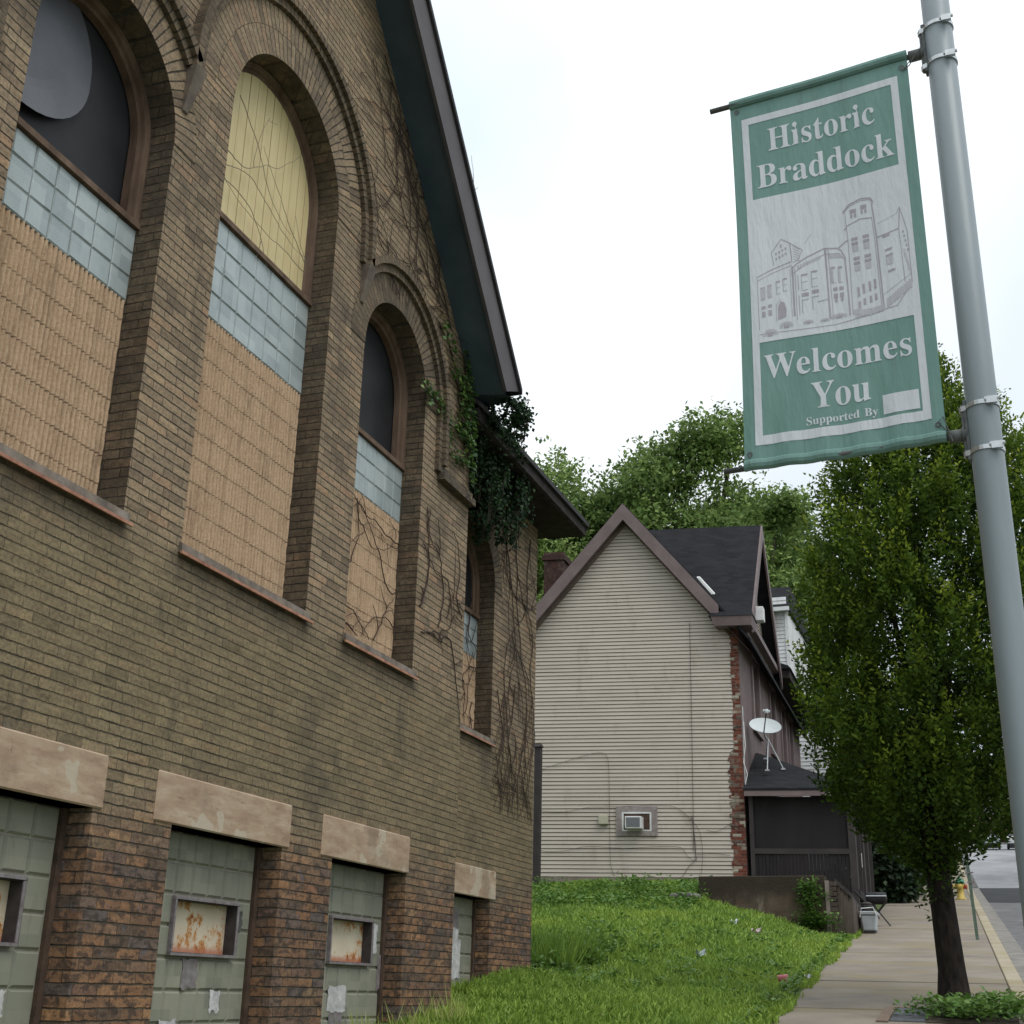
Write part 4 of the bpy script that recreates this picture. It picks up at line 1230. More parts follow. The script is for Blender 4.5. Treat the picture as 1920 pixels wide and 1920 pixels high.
for u, v in ((.032, 1.735), (.773, 1.721), (.774, .049), (.025, .045)):
    m = MB()
    c = Vector(bp(u, v, .004))
    for k in range(14):
        a0, a1 = 2 * PI * k / 14, 2 * PI * (k + 1) / 14
        def gp(a, r): return tuple(c + bd * (r * math.cos(a)) + Vector((0, 0, r * math.sin(a))))
        m.quad(gp(a0, .0055), gp(a1, .0055), gp(a1, .0125), gp(a0, .0125))
    m.build('grommet', M['cast'], ban)
for v, zc in ((1.70, 5.715), (.06, 3.872)):                 # wire ties to the pole bracket
    m = MB(); a = Vector(bp(.775, v, .006)); b = Vector((PX, PY, zc)) + bd * .10 + bnrm * .02
    m.tube([a, (a + b) * .5 + Vector((0, 0, -.02)), b], .0025, 5); m.tube([a, a + Vector((.02, 0, .02)), b + Vector((-.02, -.01, -.03))], .002, 5)
    m.build('tie_wire', M['cast'], ban)

# ================================================================== sided house up the hill
HO = Vector((-5.683, 32.0, 0)); HU = Vector((.987, .158, 0)); HV = Vector((-.034, .9994, 0))


def H(s, t, z):
    p = HO + HU * s + HV * t
    return (p.x, p.y, z)


def hbox(m, s0, s1, t0, t1, z0, z1, mi=0):
    m.hexa([H(s0, t0, z0), H(s1, t0, z0), H(s1, t1, z0), H(s0, t1, z0), H(s0, t0, z1), H(s1, t0, z1), H(s1, t1, z1), H(s0, t1, z1)], mi)


def siding_mat(name, c1, c2):
    t = NT(name); P = t.pos(); x, y, z = t.sep(P)[:3]
    c = t.ramp(t.noise(t.scale(P, (1, 1, 3)), 1.0, 4), [(.3, c1), (.7, c2)])
    c = t.mix(t.math('MULTIPLY', t.sstep(t.noise(t.scale(P, (1.4, 1.4, .5)), 1.5, 5, .7), .52, .72), .5), c, (.30, .245, .18))
    return t.done(c, .6, None, 0, .3)


M['siding'] = siding_mat('cream_siding', (.440, .388, .330), (.495, .440, .378))
M['siding_gap'] = mottled('siding_shadow_lip', (.17, .125, .10), (.25, .185, .15), 3, .8, 0)
M['white_siding'] = siding_mat('white_siding', (.60, .60, .60), (.68, .68, .68))
M['mauve'] = mottled('mauve_painted_wall', (.115, .080, .078), (.155, .112, .108), 2, .75, .1, 30)
M['mauve_trim'] = mottled('mauve_trim', (.135, .098, .096), (.185, .14, .138), 3, .6, .1, 30)
M['shingle'] = None


def shingles(name, c1, c2, axis_z=.09):
    t = NT(name); P = t.pos(); x, y, z = t.sep(P)[:3]
    m, r, rc, mh = brick_cells(t, t.math('ADD', x, y), z, .31, axis_z, .10, .03)
    c = t.ramp(t.math('ADD', t.math('MULTIPLY', r, .5), t.math('MULTIPLY', t.noise(P, 3, 4), .6)), [(.2, c1), (.85, c2)])
    c = t.mix(t.math('MULTIPLY', m, .5), c, (.012, .012, .014))
    return t.done(c, .9, t.bump(t.math('SUBTRACT', t.noise(P, 40, 3), m), .4, .01), 0, .2)


M['shingle'] = shingles('charcoal_shingles', (.010, .0105, .012), (.021, .0215, .0245))
M['brick_raw'] = None
t = NT('exposed_red_brick'); P = t.pos(); x, y, z = t.sep(P)[:3]
mm_, r_, rc_, mh_ = brick_cells(t, t.math('ADD', x, t.math('MULTIPLY', t.noise(P, 5, 2), .02)), t.math('ADD', z, t.math('MULTIPLY', t.noise(P, 7, 2), .02)), .21, .076, .2, .08)
c = t.ramp(r_, [(0, (.085, .030, .022)), (.3, (.19, .058, .036)), (.55, (.125, .042, .030)), (.72, (.25, .085, .048)), (.80, (.06, .036, .030)), (.88, (.30, .25, .20)), (.95, (.45, .41, .33)), (1, (.20, .06, .04))])
c = t.mix(t.math('MULTIPLY', t.sstep(t.noise(P, 5, 5, .7), .52, .62), .75), c, (.20, .172, .138))
c = t.mix(t.math('MULTIPLY', mm_, .6), c, (.17, .14, .115))
M['brick_raw'] = t.done(c, .9, t.bump(t.math('ADD', t.noise(P, 25, 4, .7), r_), .9, .03), 0, .2)
M['foundation'] = mottled('rendered_foundation', (.16, .13, .115), (.26, .215, .19), 3, .9, .3, 30)
M['white_paint'] = mottled('white_window_paint', (.58, .58, .57), (.72, .72, .71), 6, .45, .05)
M['dark_glass'] = mottled('dark_window_glass', (.015, .017, .019), (.04, .044, .048), 1.5, .08, 0, 5, .5)
M['porch_dark'] = mottled('dark_brown_boarding', (.009, .0075, .0075), (.019, .016, .016), 2.5, .8, .15, 30, stretch=(1, 1, .3))
M['porch_trim'] = mottled('brown_porch_trim', (.032, .026, .026), (.052, .042, .042), 3, .75, .1)
M['black'] = mottled('black_cable', (.012, .012, .013), (.03, .03, .032), 9, .6, 0)
M['old_cable'] = mottled('weathered_cable', (.05, .045, .042), (.11, .10, .09), 3, .7, 0)

hs = thing('siding_house', 'tall gabled house with cream siding side wall and mauve front', 'house', H(-2.6, 6, 4.3))
ZB = 4.42


def gable_top(s):  # underside of rake at side position s
    return 13.60 - 1.19 * abs(s + 2.87)


# lap siding: one board per course with a recessed lip under each
m = MB(); gp_ = MB(); ex = .0976
z = ZB
k = 0
while z < 13.7:
    zt = z + ex
    def span(zq):
        hw = (13.60 - zq) / 1.19
        return max(-5.36, -2.87 - hw), min(-.19 if zq > 7.45 else -.31, -2.87 + hw)
    l0, r0 = span(z); l1, r1 = span(zt)
    if r0 - l0 < .05: break
    wob = .003 * math.sin(k * 1.7)
    m.quad(H(l0, -.022, z + .014 + wob), H(r0, -.022, z + .014 - wob), H(max(r1, l1 + .01), -.004, zt), H(l1, -.004, zt))
    m.quad(H(l0, .01, z + .012 + wob), H(r0, .01, z + .012 - wob), H(r0, -.022, z + .014 - wob), H(l0, -.022, z + .014 + wob))
    z = zt; k += 1
m.build('siding', M['siding'], hs)
m = MB()
m.poly([H(-5.40, .012, 4.0), H(.0, .012, 4.0), H(.0, .012, 10.6), H(-2.87, .012, 13.75), H(-5.40, .012, 10.9)])
m.build('side_wall', M['siding_gap'], hs)
m = MB(); hbox(m, -5.36, -.25, -.035, -.0, 3.6, ZB); m.build('foundation', M['foundation'], hs)
# exposed brick corner left where siding stops
m = MB(); q = random.Random(5)
z = 4.2
while z < 10.6:
    l = -.345 + q.uniform(-.03, .05) if z < 7.45 else -.215 + q.uniform(-.01, .03)
    hbox(m, l, .0 - .004 * q.random(), -.03 + q.uniform(-.012, .012), .01, z, z + .0755)
    z += .076
m.build('brick_corner', M['brick_raw'], hs)
# front wall with openings for four tall windows
fw = [(2.25, 3.45), (5.9, 6.95), (8.6, 9.6), (10.6, 11.6)]
m = MB()
outer = [(0.0, 3.9), (14.2, 3.9), (14.2, 11.0), (0.0, 11.0)]
loops = [[Vector((a, b, 0)) for a, b in outer]] + [[Vector((a, b, 0)) for a, b in ((x0, 8.55), (x1, 8.55), (x1, 10.42), (x0, 10.42))] for x0, x1 in fw]
flat = [p for L in loops for p in L]
for tri in tessellate_polygon(loops): m.poly([H(0, flat[i].x, flat[i].y) for i in tri])
for L in loops[1:]:
    for a, b in zip(L, L[1:] + L[:1]): m.quad(H(0, a.x, a.y), H(-.16, a.x, a.y), H(-.16, b.x, b.y), H(0, b.x, b.y))
m.poly([H(0, 14.2, 3.9), H(-5.4, 14.2, 3.9), H(-5.4, 14.2, 10.9), H(-2.87, 14.2, 13.9), H(0, 14.2, 10.8)])
m.build('front_wall', M['mauve'], hs)
for i, (x0, x1) in enumerate(fw):
    m = MB(); hbox(m, -.16, -.10, x0, x0 + .09, 8.55, 10.42); hbox(m, -.16, -.10, x1 - .09, x1, 8.55, 10.42)
    hbox(m, -.16, -.10, x0 + .09, x1 - .09, 8.55, 8.64); hbox(m, -.16, -.10, x0 + .09, x1 - .09, 10.33, 10.42); hbox(m, -.15, -.105, x0 + .09, x1 - .09, 9.45, 9.52)
    w = m.build('window', M['white_paint'] if i < 2 else M['mauve_trim'], hs)
    m = MB(); m.quad(H(-.14, x0, 8.6), H(-.14, x1, 8.6), H(-.14, x1, 10.4), H(-.14, x0, 10.4)); m.build('pane', M['dark_glass'], w)
    m = MB(); hbox(m, .002, .05, x0 - .14, x0, 8.5, 10.5); hbox(m, .002, .05, x1, x1 + .14, 8.5, 10.5); hbox(m, .002, .07, x0 - .2, x1 + .2, 10.502, 10.66); hbox(m, .002, .09, x0 - .2, x1 + .2, 8.38, 8.498)
    m.build('surround', M['mauve_trim'], w)
# main roof slabs, rake boards and eave return
RZ = 14.07


def rz(s, top=0.0): return RZ - 1.19 * abs(s + 2.87) + top


m = MB()
for s0, s1 in ((-5.75, -2.87), (-2.87, .36)):
    a, b = (s0, s1)
    m.hexa([H(a, -.33, rz(a) - .02), H(b, -.33, rz(b) - .02), H(b, 14.6, rz(b) - .02), H(a, 14.6, rz(a) - .02),
            H(a, -.33, rz(a) + .07), H(b, -.33, rz(b) + .07), H(b, 14.6, rz(b) + .07), H(a, 14.6, rz(a) + .07)])
m.build('roof', M['shingle'], hs)
m = MB()
for s0, s1 in ((-5.72, -2.87), (-2.87, -.42)):
    m.hexa([H(s0, -.37, rz(s0) - .42), H(s1, -.37, rz(s1) - .42), H(s1, -.32, rz(s1) - .42), H(s0, -.32, rz(s0) - .42),
            H(s0, -.37, rz(s0) + .04), H(s1, -.37, rz(s1) + .04), H(s1, -.32, rz(s1) + .04), H(s0, -.32, rz(s0) + .04)])
m.build('rake_board', M['mauve_trim'], hs)
m = MB()
for s0, s1 in ((-5.72, -2.87), (-2.87, .3)):
    m.quad(H(s0, -.32, rz(s0) - .30), H(s1, -.32, rz(s1) - .30), H(s1, .0, rz(s1) - .30), H(s0, .0, rz(s0) - .30))
m.build('rake_soffit', M['mauve_trim'], hs)
m = MB()
m.hexa([H(-.52, -.42, 10.62), H(.40, -.42, 10.62), H(.40, .35, 10.62), H(-.52, .35, 10.62), H(-.62, -.46, 10.86), H(.44, -.46, 10.86), H(.44, .35, 10.86), H(-.62, .35, 10.86)])
m.build('eave_return', M['mauve_trim'], hs)
m = MB()
m.hexa([H(-.66, -.48, 10.865), H(.46, -.48, 10.865), H(.46, .4, 10.865), H(-.66, .4, 10.865), H(-.45, -.02, 11.34), H(.30, -.02, 11.34), H(.30, .4, 11.34), H(-.45, .4, 11.34)])
m.build('return_roof', M['shingle'], hs)
# cross gable towards the street
AT, AZ = 2.9, 14.42


def gz(t): return AZ - 1.2 * abs(t - AT)


m = MB()
for t0, t1, sv in ((-.12, AT, -.12), (6.05, AT, -.12)):
    top = [H(.36, t0, gz(t0) + .06), H(.36, AT, AZ + .06), H(-3.3, AT, AZ + .06), H(sv, t0, gz(t0) + .06)]
    lo_ = [(x, y, z - .08) for x, y, z in top]
    m.hexa(lo_ + top)
m.build('gable_roof', M['shingle'], hs)
m = MB()
for t0, t1 in ((-.05, AT), (AT, 6.0)):
    m.hexa([H(.36, t0, gz(t0) - .36), H(.41, t0, gz(t0) - .36), H(.41, t1, gz(t1) - .36), H(.36, t1, gz(t1) - .36),
            H(.36, t0, gz(t0) + .05), H(.41, t0, gz(t0) + .05), H(.41, t1, gz(t1) + .05), H(.36, t1, gz(t1) + .05)])
m.build('gable_rake_board', M['mauve_trim'], hs)
m = MB(); z = 11.0
while z < 14.0:
    hw = (AZ - .2 - z - .1) / 1.2
    if hw < .05: break
    m.quad(H(.02, AT - hw, z + .01), H(.02, AT + hw, z + .01), H(.004, AT + hw - .05, z + .0976), H(.004, AT - hw + .05, z + .0976))
    z += .0976
m.build('gable_siding', M['siding'], hs)
m = MB(); hbox(m, .022, .06, 2.2, 3.6, 11.35, 12.6); m.build('gable_window_board', M['mauve_trim'], hs)
m = MB(); hbox(m, .003, .34, -.3, 5.9, 10.80, 10.95); hbox(m, .003, .16, .0, 6.0, 10.66, 10.798)
m.build('cornice', M['mauve_trim'], hs)
m = MB(); hbox(m, .0, .62, 6.1, 14.6, 10.72, 10.98); m.build('eave_box', M['dark_eave'], hs)
m = MB(); m.hexa([H(.0, 6.0, 10.985), H(.68, 6.0, 10.985), H(.68, 14.7, 10.985), H(.0, 14.7, 10.985), H(-.3, 6.0, 11.4), H(.6, 6.0, 11.08), H(.6, 14.7, 11.08), H(-.3, 14.7, 11.4)]); m.build('eave_roof', M['shingle'], hs)
m = MB(); hbox(m, .36, .60, .55, .85, 11.0, 11.38); m.build('meter_box', M['white_paint'], hs, bevel=.01)
m = MB()
m.hexa([H(-.95, -.36, 11.95), H(-.88, -.36, 11.95), H(-.50, -.36, 11.48), H(-.58, -.36, 11.48), H(-.95, -.28, 12.0), H(-.88, -.28, 12.0), H(-.50, -.28, 11.53), H(-.58, -.28, 11.53)])
m.build('flashing', M['white_paint'], hs)
# tall side chimney at the back
m = MB(); hbox(m, -6.35, -5.75, 4.2, 5.1, 4.0, 14.35); hbox(m, -6.40, -5.70, 4.15, 5.15, 14.1, 14.25); m.build('chimney', mottled('old_dark_brick', (.022, .014, .013), (.075, .036, .028), 11, .95, .6, 14, dirt=(.2, .15, .12), dirt_amt=.4), hs)
# side window opening with a room air conditioner
m = MB()
for s0, s1, z0, z1 in ((-3.17, -2.15, 6.0, 6.13), (-3.17, -2.15, 5.41, 5.53), (-3.17, -3.03, 5.53, 6.0), (-2.29, -2.15, 5.53, 6.0)): hbox(m, s0, s1, -.05, -.018, z0, z1)
w = m.build('window', mottled('weathered_mauve_board', (.20, .165, .155), (.32, .28, .265), 9, .8, .2), hs); w['label'] = 'small side window holding the air conditioner'
m = MB()
for s0, s1, z0, z1 in ((-3.03, -2.29, 5.955, 6.0), (-3.03, -2.29, 5.53, 5.56), (-3.03, -2.985, 5.56, 5.955), (-2.335, -2.29, 5.56, 5.955)): hbox(m, s0, s1, -.045, -.012, z0, z1)
m.build('sash', M['white_paint'], w)
m = MB(); m.quad(H(-2.985, -.026, 5.56), H(-2.335, -.026, 5.56), H(-2.335, -.026, 5.955), H(-2.985, -.026, 5.955)); m.build('opening', M['dark_wood'], w)
ac = thing('air_conditioner', 'white room air conditioner poking out of the side window', 'air conditioner', H(-2.68, -.15, 5.55))
m = MB(); hbox(m, -2.90, -2.49, -.30, -.03, 5.565, 5.86); m.build('case', M['white_paint'], ac, bevel=.012)
m = MB(); hbox(m, -2.865, -2.525, -.306, -.301, 5.60, 5.83)
a_ = m.build('grille', mottled('ac_coil', (.14, .155, .17), (.21, .225, .24), 30, .5, .1), ac)
m = MB()
for i in range(9): hbox(m, -2.86, -2.53, -.309, -.3065, 5.612 + .025 * i, 5.618 + .025 * i)
m.build('grille_bars', M['vent_metal'], ac)
jb = MB(); hbox(jb, -3.60, -3.37, -.12, -.02, 5.69, 5.91); jb.build('junction_box', mottled('beige_box', (.40, .385, .28), (.46, .44, .33), 4, .5, .02), hs, bevel=.01)


def cable(pts, r=.008):
    r *= .62
    m = MB(); P = [Vector(H(s, -.04, z)) for s, z in pts]
    F = []
    for i in range(len(P) - 1):
        for k in range(5): F.append(P[i].lerp(P[i + 1], k / 5))
    F.append(P[-1])
    for _ in range(3): F = [F[0]] + [(F[i - 1] + F[i] * 2 + F[i + 1]) / 4 for i in range(1, len(F) - 1)] + [F[-1]]
    m.tube(F, r, 5); m.build('cable', M['old_cable'], hs)


cable([(-1.22, 10.84), (-1.24, 8.0), (-1.27, 5.05)], .011)
cable([(-5.3, 7.0), (-4.2, 7.35), (-3.6, 7.50), (-3.36, 7.42), (-3.34, 6.5), (-3.33, 4.65), (-3.22, 4.50), (-3.1, 4.58)])
cable([(-5.3, 6.08), (-4.9, 6.0), (-4.4, 6.0), (-3.9, 6.12), (-3.3, 6.12), (-2.2, 6.16), (-1.7, 6.14), (-1.35, 5.85), (-1.1, 5.55), (-1.05, 5.0), (-1.1, 4.5)])
cable([(-5.3, 5.10), (-4.9, 5.02), (-4.4, 5.05), (-3.9, 5.18), (-3.0, 5.1), (-2.2, 5.16), (-1.55, 5.16), (-1.45, 4.95), (-1.3, 4.82), (-1.2, 4.86)])
cable([(-1.3, 5.9), (-1.25, 5.5), (-1.22, 4.85)], .016)
cable([(-1.2, 4.86), (-1.4, 4.7), (-1.55, 4.45), (-1.75, 4.34)], .01)
cable([(-.95, 5.55), (-.7, 5.5), (-.45, 5.65), (-.36, 5.7)])
cable([(-1.2, 4.97), (-.8, 5.0), (-.4, 4.95)], .01)
cable([(-3.0, 4.42), (-2.5, 4.36), (-2.0, 4.34), (-1.6, 4.38), (-1.2, 4.44), (-.9, 4.42)], .014)
# porch on the street front
po = []
m = MB()
hbox(m, .10, 2.44, -.02, .03, 5.12, 6.35)
m.build('porch_screen', M['porch_dark'], hs)
m = MB(); q = random.Random(9); s = .2
while s < 2.42:
    w = .085; hbox(m, s, min(2.44, s + w - .008), -.045 - q.uniform(0, .012), -.005, 3.2, 4.985); s += w
m.build('porch_boards', M['porch_dark'], hs)
m = MB(); hbox(m, .2, 2.42, -.075, -.01, 4.99, 5.115); m.build('porch_rail', M['porch_trim'], hs)
for s0, s1 in ((.10, .20), (2.42, 2.58)):
    m = MB(); hbox(m, s0, s1, -.07, .09, 3.2, 6.36); m.build('porch_post', M['porch_trim'], hs)
m = MB(); hbox(m, 2.46, 2.52, .09, 1.5, 3.2, 6.3); hbox(m, 2.46, 2.52, 2.6, 6.6, 3.3, 6.3)
m.build('porch_front', M['porch_trim'], hs)
m = MB(); hbox(m, 2.36, 2.42, 1.5, 2.6, 3.5, 6.3); m.build('door', M['porch_dark'], hs)
for t0 in (1.45, 2.6, 4.6, 6.5):
    m = MB(); hbox(m, 2.45, 2.60, t0, t0 + .12, 3.3, 6.36); m.build('porch_post', M['porch_trim'], hs)
m = MB(); hbox(m, 2.53, 2.56, 2.2, 2.45, 4.9, 5.25); m.build('notice', M['white_paint'], hs)
pe = 6.47
m = MB()
A, Bq, Cq, Dq = H(.02, -.30, pe + .06), H(2.78, -.30, pe + .06), H(.02, 2.35, 7.85), H(2.78, 7.2, pe + .06)
Eq = H(.02, 7.2, 7.85)
dn = lambda p: (p[0], p[1], p[2] - .06)
m.poly([A, Bq, Cq]); m.poly([Bq, Dq, Eq, Cq]); m.poly([dn(A), dn(Cq), dn(Bq)]); m.poly([dn(Bq), dn(Cq), dn(Eq), dn(Dq)])
for a, b in ((A, Bq), (Bq, Dq), (Dq, Eq)): m.quad(a, b, dn(b), dn(a))
m.build('porch_roof', M['shingle'], hs)
m = MB(); hbox(m, .03, 2.74, -.29, -.25, pe - .13, pe + .005); hbox(m, 2.70, 2.74, -.25, 7.1, pe - .13, pe + .005); m.build('porch_fascia', M['mauve_trim'], hs)
m = MB(); hbox(m, .1, 2.6, .1, 7.0, 4.0, 4.2); m.build('porch_floor', M['porch_dark'], hs)
m = MB(); m.tube([H(.06, -.06, 8.2), H(.08, -.08, 7.6), H(.02, -.07, 7.2), H(.10, -.06, 6.9), H(.03, -.06, 6.6)], .012, 5); m.tube([H(.05, -.05, 8.6), H(.04, -.06, 7.5), H(.04, -.06, 6.6)], .009, 5); m.build('downlead', M['white_paint'], hs)

# satellite dish on the porch roof
dish = thing('satellite_dish', 'pale satellite dish on a tripod standing on the porch roof', 'satellite dish', (-5.19, 33.0, 7.3))
DC = Vector((-5.25, 33.0, 8.30)); dn_ = Vector((.22, -.62, .75)).normalized()
e1 = Vector((1, 0, 0)); e1 = (e1 - dn_ * e1.dot(dn_)).normalized(); e2 = dn_.cross(e1)
m = MB(); nr_, na = 7, 32
def dp(i, a, off=0):
    r = i / nr_
    return tuple(DC + e1 * (.41 * r * math.cos(a)) + e2 * (.38 * r * math.sin(a)) + dn_ * (.09 * r * r - .09 + off))
for i in range(nr_):
    for k in range(na):
        a0, a1 = 2 * PI * k / na, 2 * PI * (k + 1) / na
        m.quad(dp(i, a0), dp(i, a1), dp(i + 1, a1), dp(i + 1, a0)); m.quad(dp(i, a0, -.012), dp(i + 1, a0, -.012), dp(i + 1, a1, -.012), dp(i, a1, -.012))
M['dish'] = mottled('pale_grey_dish', (.52, .56, .56), (.62, .66, .66), 2, .5, .0)
m.build('reflector', M['dish'], dish, smooth=True)
m = MB(); low = Vector(dp(nr_, -PI / 2 if e2.z > 0 else PI / 2))
tip = DC + dn_ * .48 + e2 * (-.12 if e2.z > 0 else .12)
m.tube([low, tip], .018, 6); m.build('feed_arm', M['vent_dark'], dish)
m = MB(); m.tube([tip - e1 * .09, tip + e1 * .09], .035, 8); m.lathe(tuple(tip), [(.05, -.05), (.06, 0), (.04, .05)], 10); m.build('receiver', M['dish'], dish)
m = MB(); ft = Vector((-5.2, 33.0, 7.9))
m.tube([DC - dn_ * .1, DC - dn_ * .16 + Vector((0, 0, -.15)), ft], .025, 8)
for q in ((-5.19, 32.6, 7.08), (-4.86, 33.1, 7.18), (-5.35, 33.45, 7.52)):
    m.tube([ft + Vector((0, 0, .05)), q], .014, 6); m.box(q[0] - .05, q[0] + .05, q[1] - .05, q[1] + .05, q[2] - .02, q[2] + .025)
m.build('tripod', M['steel'], dish)


# ================================================================== white sided house further up
hw = thing('white_house', 'tall white sided house behind the mauve fronted one', 'house', (-11, 50, 6.0))
m = MB(); z = 6.0
while z < 16.2:
    m.quad((-14, 48.0, z + .012), (-6.62, 48.0, z + .012), (-6.62, 48.018, z + .15), (-14, 48.018, z + .15)); m.quad((-14, 48.03, z + .008), (-6.62, 48.03, z + .008), (-6.62, 48.0, z + .012), (-14, 48.0, z + .012)); z += .15
z = 6.0
while z < 11.2:
    m.quad((-6.62, 48.3, z + .012), (-5.3, 48.3, z + .012), (-5.3, 48.318, z + .15), (-6.62, 48.318, z + .15)); z += .15
m.build('siding', M['white_siding'], hw)
m = MB(); m.box(-14, -6.60, 48.03, 56, 6.0, 15.65); m.box(-6.64, -5.28, 48.32, 56, 6.0, 11.2); m.build('wall', M['white_siding'], hw)
m = MB(); m.box(-6.70, -6.58, 47.95, 48.06, 6, 15.6); m.build('corner_board', M['white_paint'], hw)
m = MB(); m.hexa([(-14, 47.7, 15.66), (-6.5, 47.7, 15.66), (-6.5, 56, 15.66), (-14, 56, 15.66), (-14, 49.6, 17.2), (-6.62, 49.2, 16.95), (-6.62, 52, 16.95), (-14, 52, 17.2)]); m.build('roof', M['shingle'], hw)
m = MB(); m.box(-14, -6.48, 47.6, 47.72, 15.55, 15.70); m.build('gutter', M['white_paint'], hw)
for y0 in (49.2, 51.6, 54):
    for z0 in (9.0, 12.4):
        m = MB(); m.box(-6.60, -6.55, y0, y0 + 1.0, z0, z0 + 1.7); f = m.build('window', M['white_paint'], hw)
        m = MB(); m.box(-6.56, -6.545, y0 + .1, y0 + .9, z0 + .1, z0 + 1.6); m.build('pane', M['dark_glass'], f)

# ================================================================== retaining wall, boards, steps
rw = thing('retaining_wall', 'dark stained concrete retaining wall at the edge of the lawn', 'retaining wall', (-4.6, 27.8, 2.9))


def stained_concrete():
    t = NT('stained_concrete'); P = t.pos(); x, y, z = t.sep(P)[:3]
    c = t.ramp(t.noise(P, 2.0, 5, .6), [(.3, (.085, .062, .044)), (.7, (.165, .125, .092))])
    c = t.mix(t.math('MULTIPLY', t.sstep(t.noise(t.scale(P, (1.6, 1, .5)), 1.7, 5, .7), .56, .66), .75), c, (.30, .245, .185))
    c = t.mix(t.math('MULTIPLY', t.sstep(t.math('ADD', z, t.math('MULTIPLY', t.noise(P, 2.5, 5, .7), .7)), 3.75, 4.2), .85), c, (.034, .028, .022))
    c = t.mix(t.math('MULTIPLY', t.sstep(t.noise(t.scale(P, (3, 1, .3)), 2.2, 4), .55, .65), .55), c, (.045, .035, .027))
    return t.done(c, .95, t.bump(t.noise(P, 18, 5, .7), .5, .03), 0, .15)


M['ret'] = stained_concrete()
M['boards_old'] = mottled('weathered_boards', (.060, .046, .036), (.125, .10, .082), 7, .9, .3, 40, stretch=(1, 1, .25))
m = MB(); m.box(-5.92, -3.33, 27.5, 27.85, 2.4, 4.10); m.build('wall', M['ret'], rw, bevel=.015)
m = MB(); m.box(-5.90, -3.40, 27.86, 31.9, 2.6, 4.02); m.build('terrace', M['foundation'], rw)
m = MB(); m.box(-3.33 + .002, -3.255, 27.48, 27.62, 2.4, 4.0); m.build('corner_post', mottled('grey_timber', (.20, .165, .14), (.31, .27, .235), 6, .9, .2, 40, stretch=(1, 1, .3)), rw)
m = MB(); q = random.Random(2); z = 2.5
while z < 3.95:
    m.box(-3.253, -3.11 + q.uniform(-.02, .02), 27.56, 27.8, z, z + .085); z += .1
m.build('rubble_end', M['boards_old'], rw)
m = MB(); q = random.Random(4)
for i in range(4):
    x0 = -3.10 + .07 * i; zt = 3.97 - .068 * i
    m.box(x0, x0 + .064, 27.60 + .02 * i, 27.64 + .02 * i + q.uniform(0, .01), 2.3, zt)
yb = 27.72
while yb < 30.2:
    zt = 3.70 - .13 * (yb - 27.6) + q.uniform(-.01, .01)
    m.box(-2.86, -2.825 + q.uniform(0, .01), yb, yb + .128, 2.3, zt); yb += .135
m.build('side_boards', M['boards_old'], rw)
m = MB(); m.hexa([(-3.13, 27.56, 3.96), (-2.84, 27.62, 3.68), (-2.78, 30.25, 3.36), (-2.90, 30.25, 3.36), (-3.13, 27.56, 4.05), (-2.84, 27.62, 3.77), (-2.78, 30.25, 3.43), (-2.90, 30.25, 3.43)])
m.build('sloping_cap', M['vent_dark'], rw)
st = thing('porch_steps', 'short concrete steps beside the retaining wall up to the porch', 'steps', (-3.3, 30.6, 3.2))
for i in range(4):
    m = MB(); m.box(-3.40 + .0, -2.95 - .1 * i, 30.3 + .003 * i, 31.9, 3.1 + .19 * i, 3.29 + .19 * i - .002); m.build('step', M['foundation'], st, bevel=.01)
m = MB()
for dz in (0, -.22):
    m.tube([(-3.04, 30.2, 4.0 + dz), (-2.72, 30.45, 3.66 + dz), (-2.60, 30.9, 3.45 + dz)], .022, 6)
m.tube([(-2.72, 30.45, 3.66), (-2.72, 30.45, 3.22)], .018, 6)
m.build('hand_rail', M['black'], st)

co = thing('cooler', 'pale grey plastic cooler box at the foot of the board fence', 'cooler', (-2.58, 28.7, zs(28.7)))
zc = zs(28.7)
M['plastic'] = mottled('pale_grey_plastic', (.36, .39, .40), (.48, .51, .52), 4, .5, .05)
m = MB(); m.hexa([(-2.73, 28.5, zc + .04), (-2.48, 28.5, zc + .04), (-2.48, 29.0, zc + .04), (-2.73, 29.0, zc + .04), (-2.76, 28.46, zc + .34), (-2.45, 28.46, zc + .34), (-2.45, 29.04, zc + .34), (-2.76, 29.04, zc + .34)]); m.build('body', M['plastic'], co, bevel=.02)
m = MB(); m.box(-2.78, -2.43, 28.44, 29.06, zc + .35, zc + .42); m.build('lid', M['plastic'], co, bevel=.015)
m = MB(); m.tube([(-2.77, 28.43, zc + .30), (-2.73, 28.40, zc + .47), (-2.49, 28.40, zc + .49), (-2.43, 28.43, zc + .30)], .013, 6); m.build('handle', M['white_paint'], co)
m = MB(); m.box(-2.72, -2.49, 28.52, 28.98, zc - .01, zc + .039); m.build('foot', M['vent_dark'], co)
bn_ = thing('rubbish_bin', 'dark grey bin standing between the board fence and the cooler', 'bin', (-2.70, 29.3, zs(29.3)))
m = MB(); m.lathe((-2.70, 29.3, zs(29.3) - .01), [(.085, 0), (.09, .02), (.105, .50), (.112, .51), (.112, .54)], 16); m.build('body', M['vent_dark'], bn_, smooth=True)
m = MB(); m.lathe((-2.70, 29.3, zs(29.3) + .535), [(.115, 0), (.115, .03), (.06, .055), (.02, .06)], 16); m.build('lid', M['vent_dark'], bn_, smooth=True)

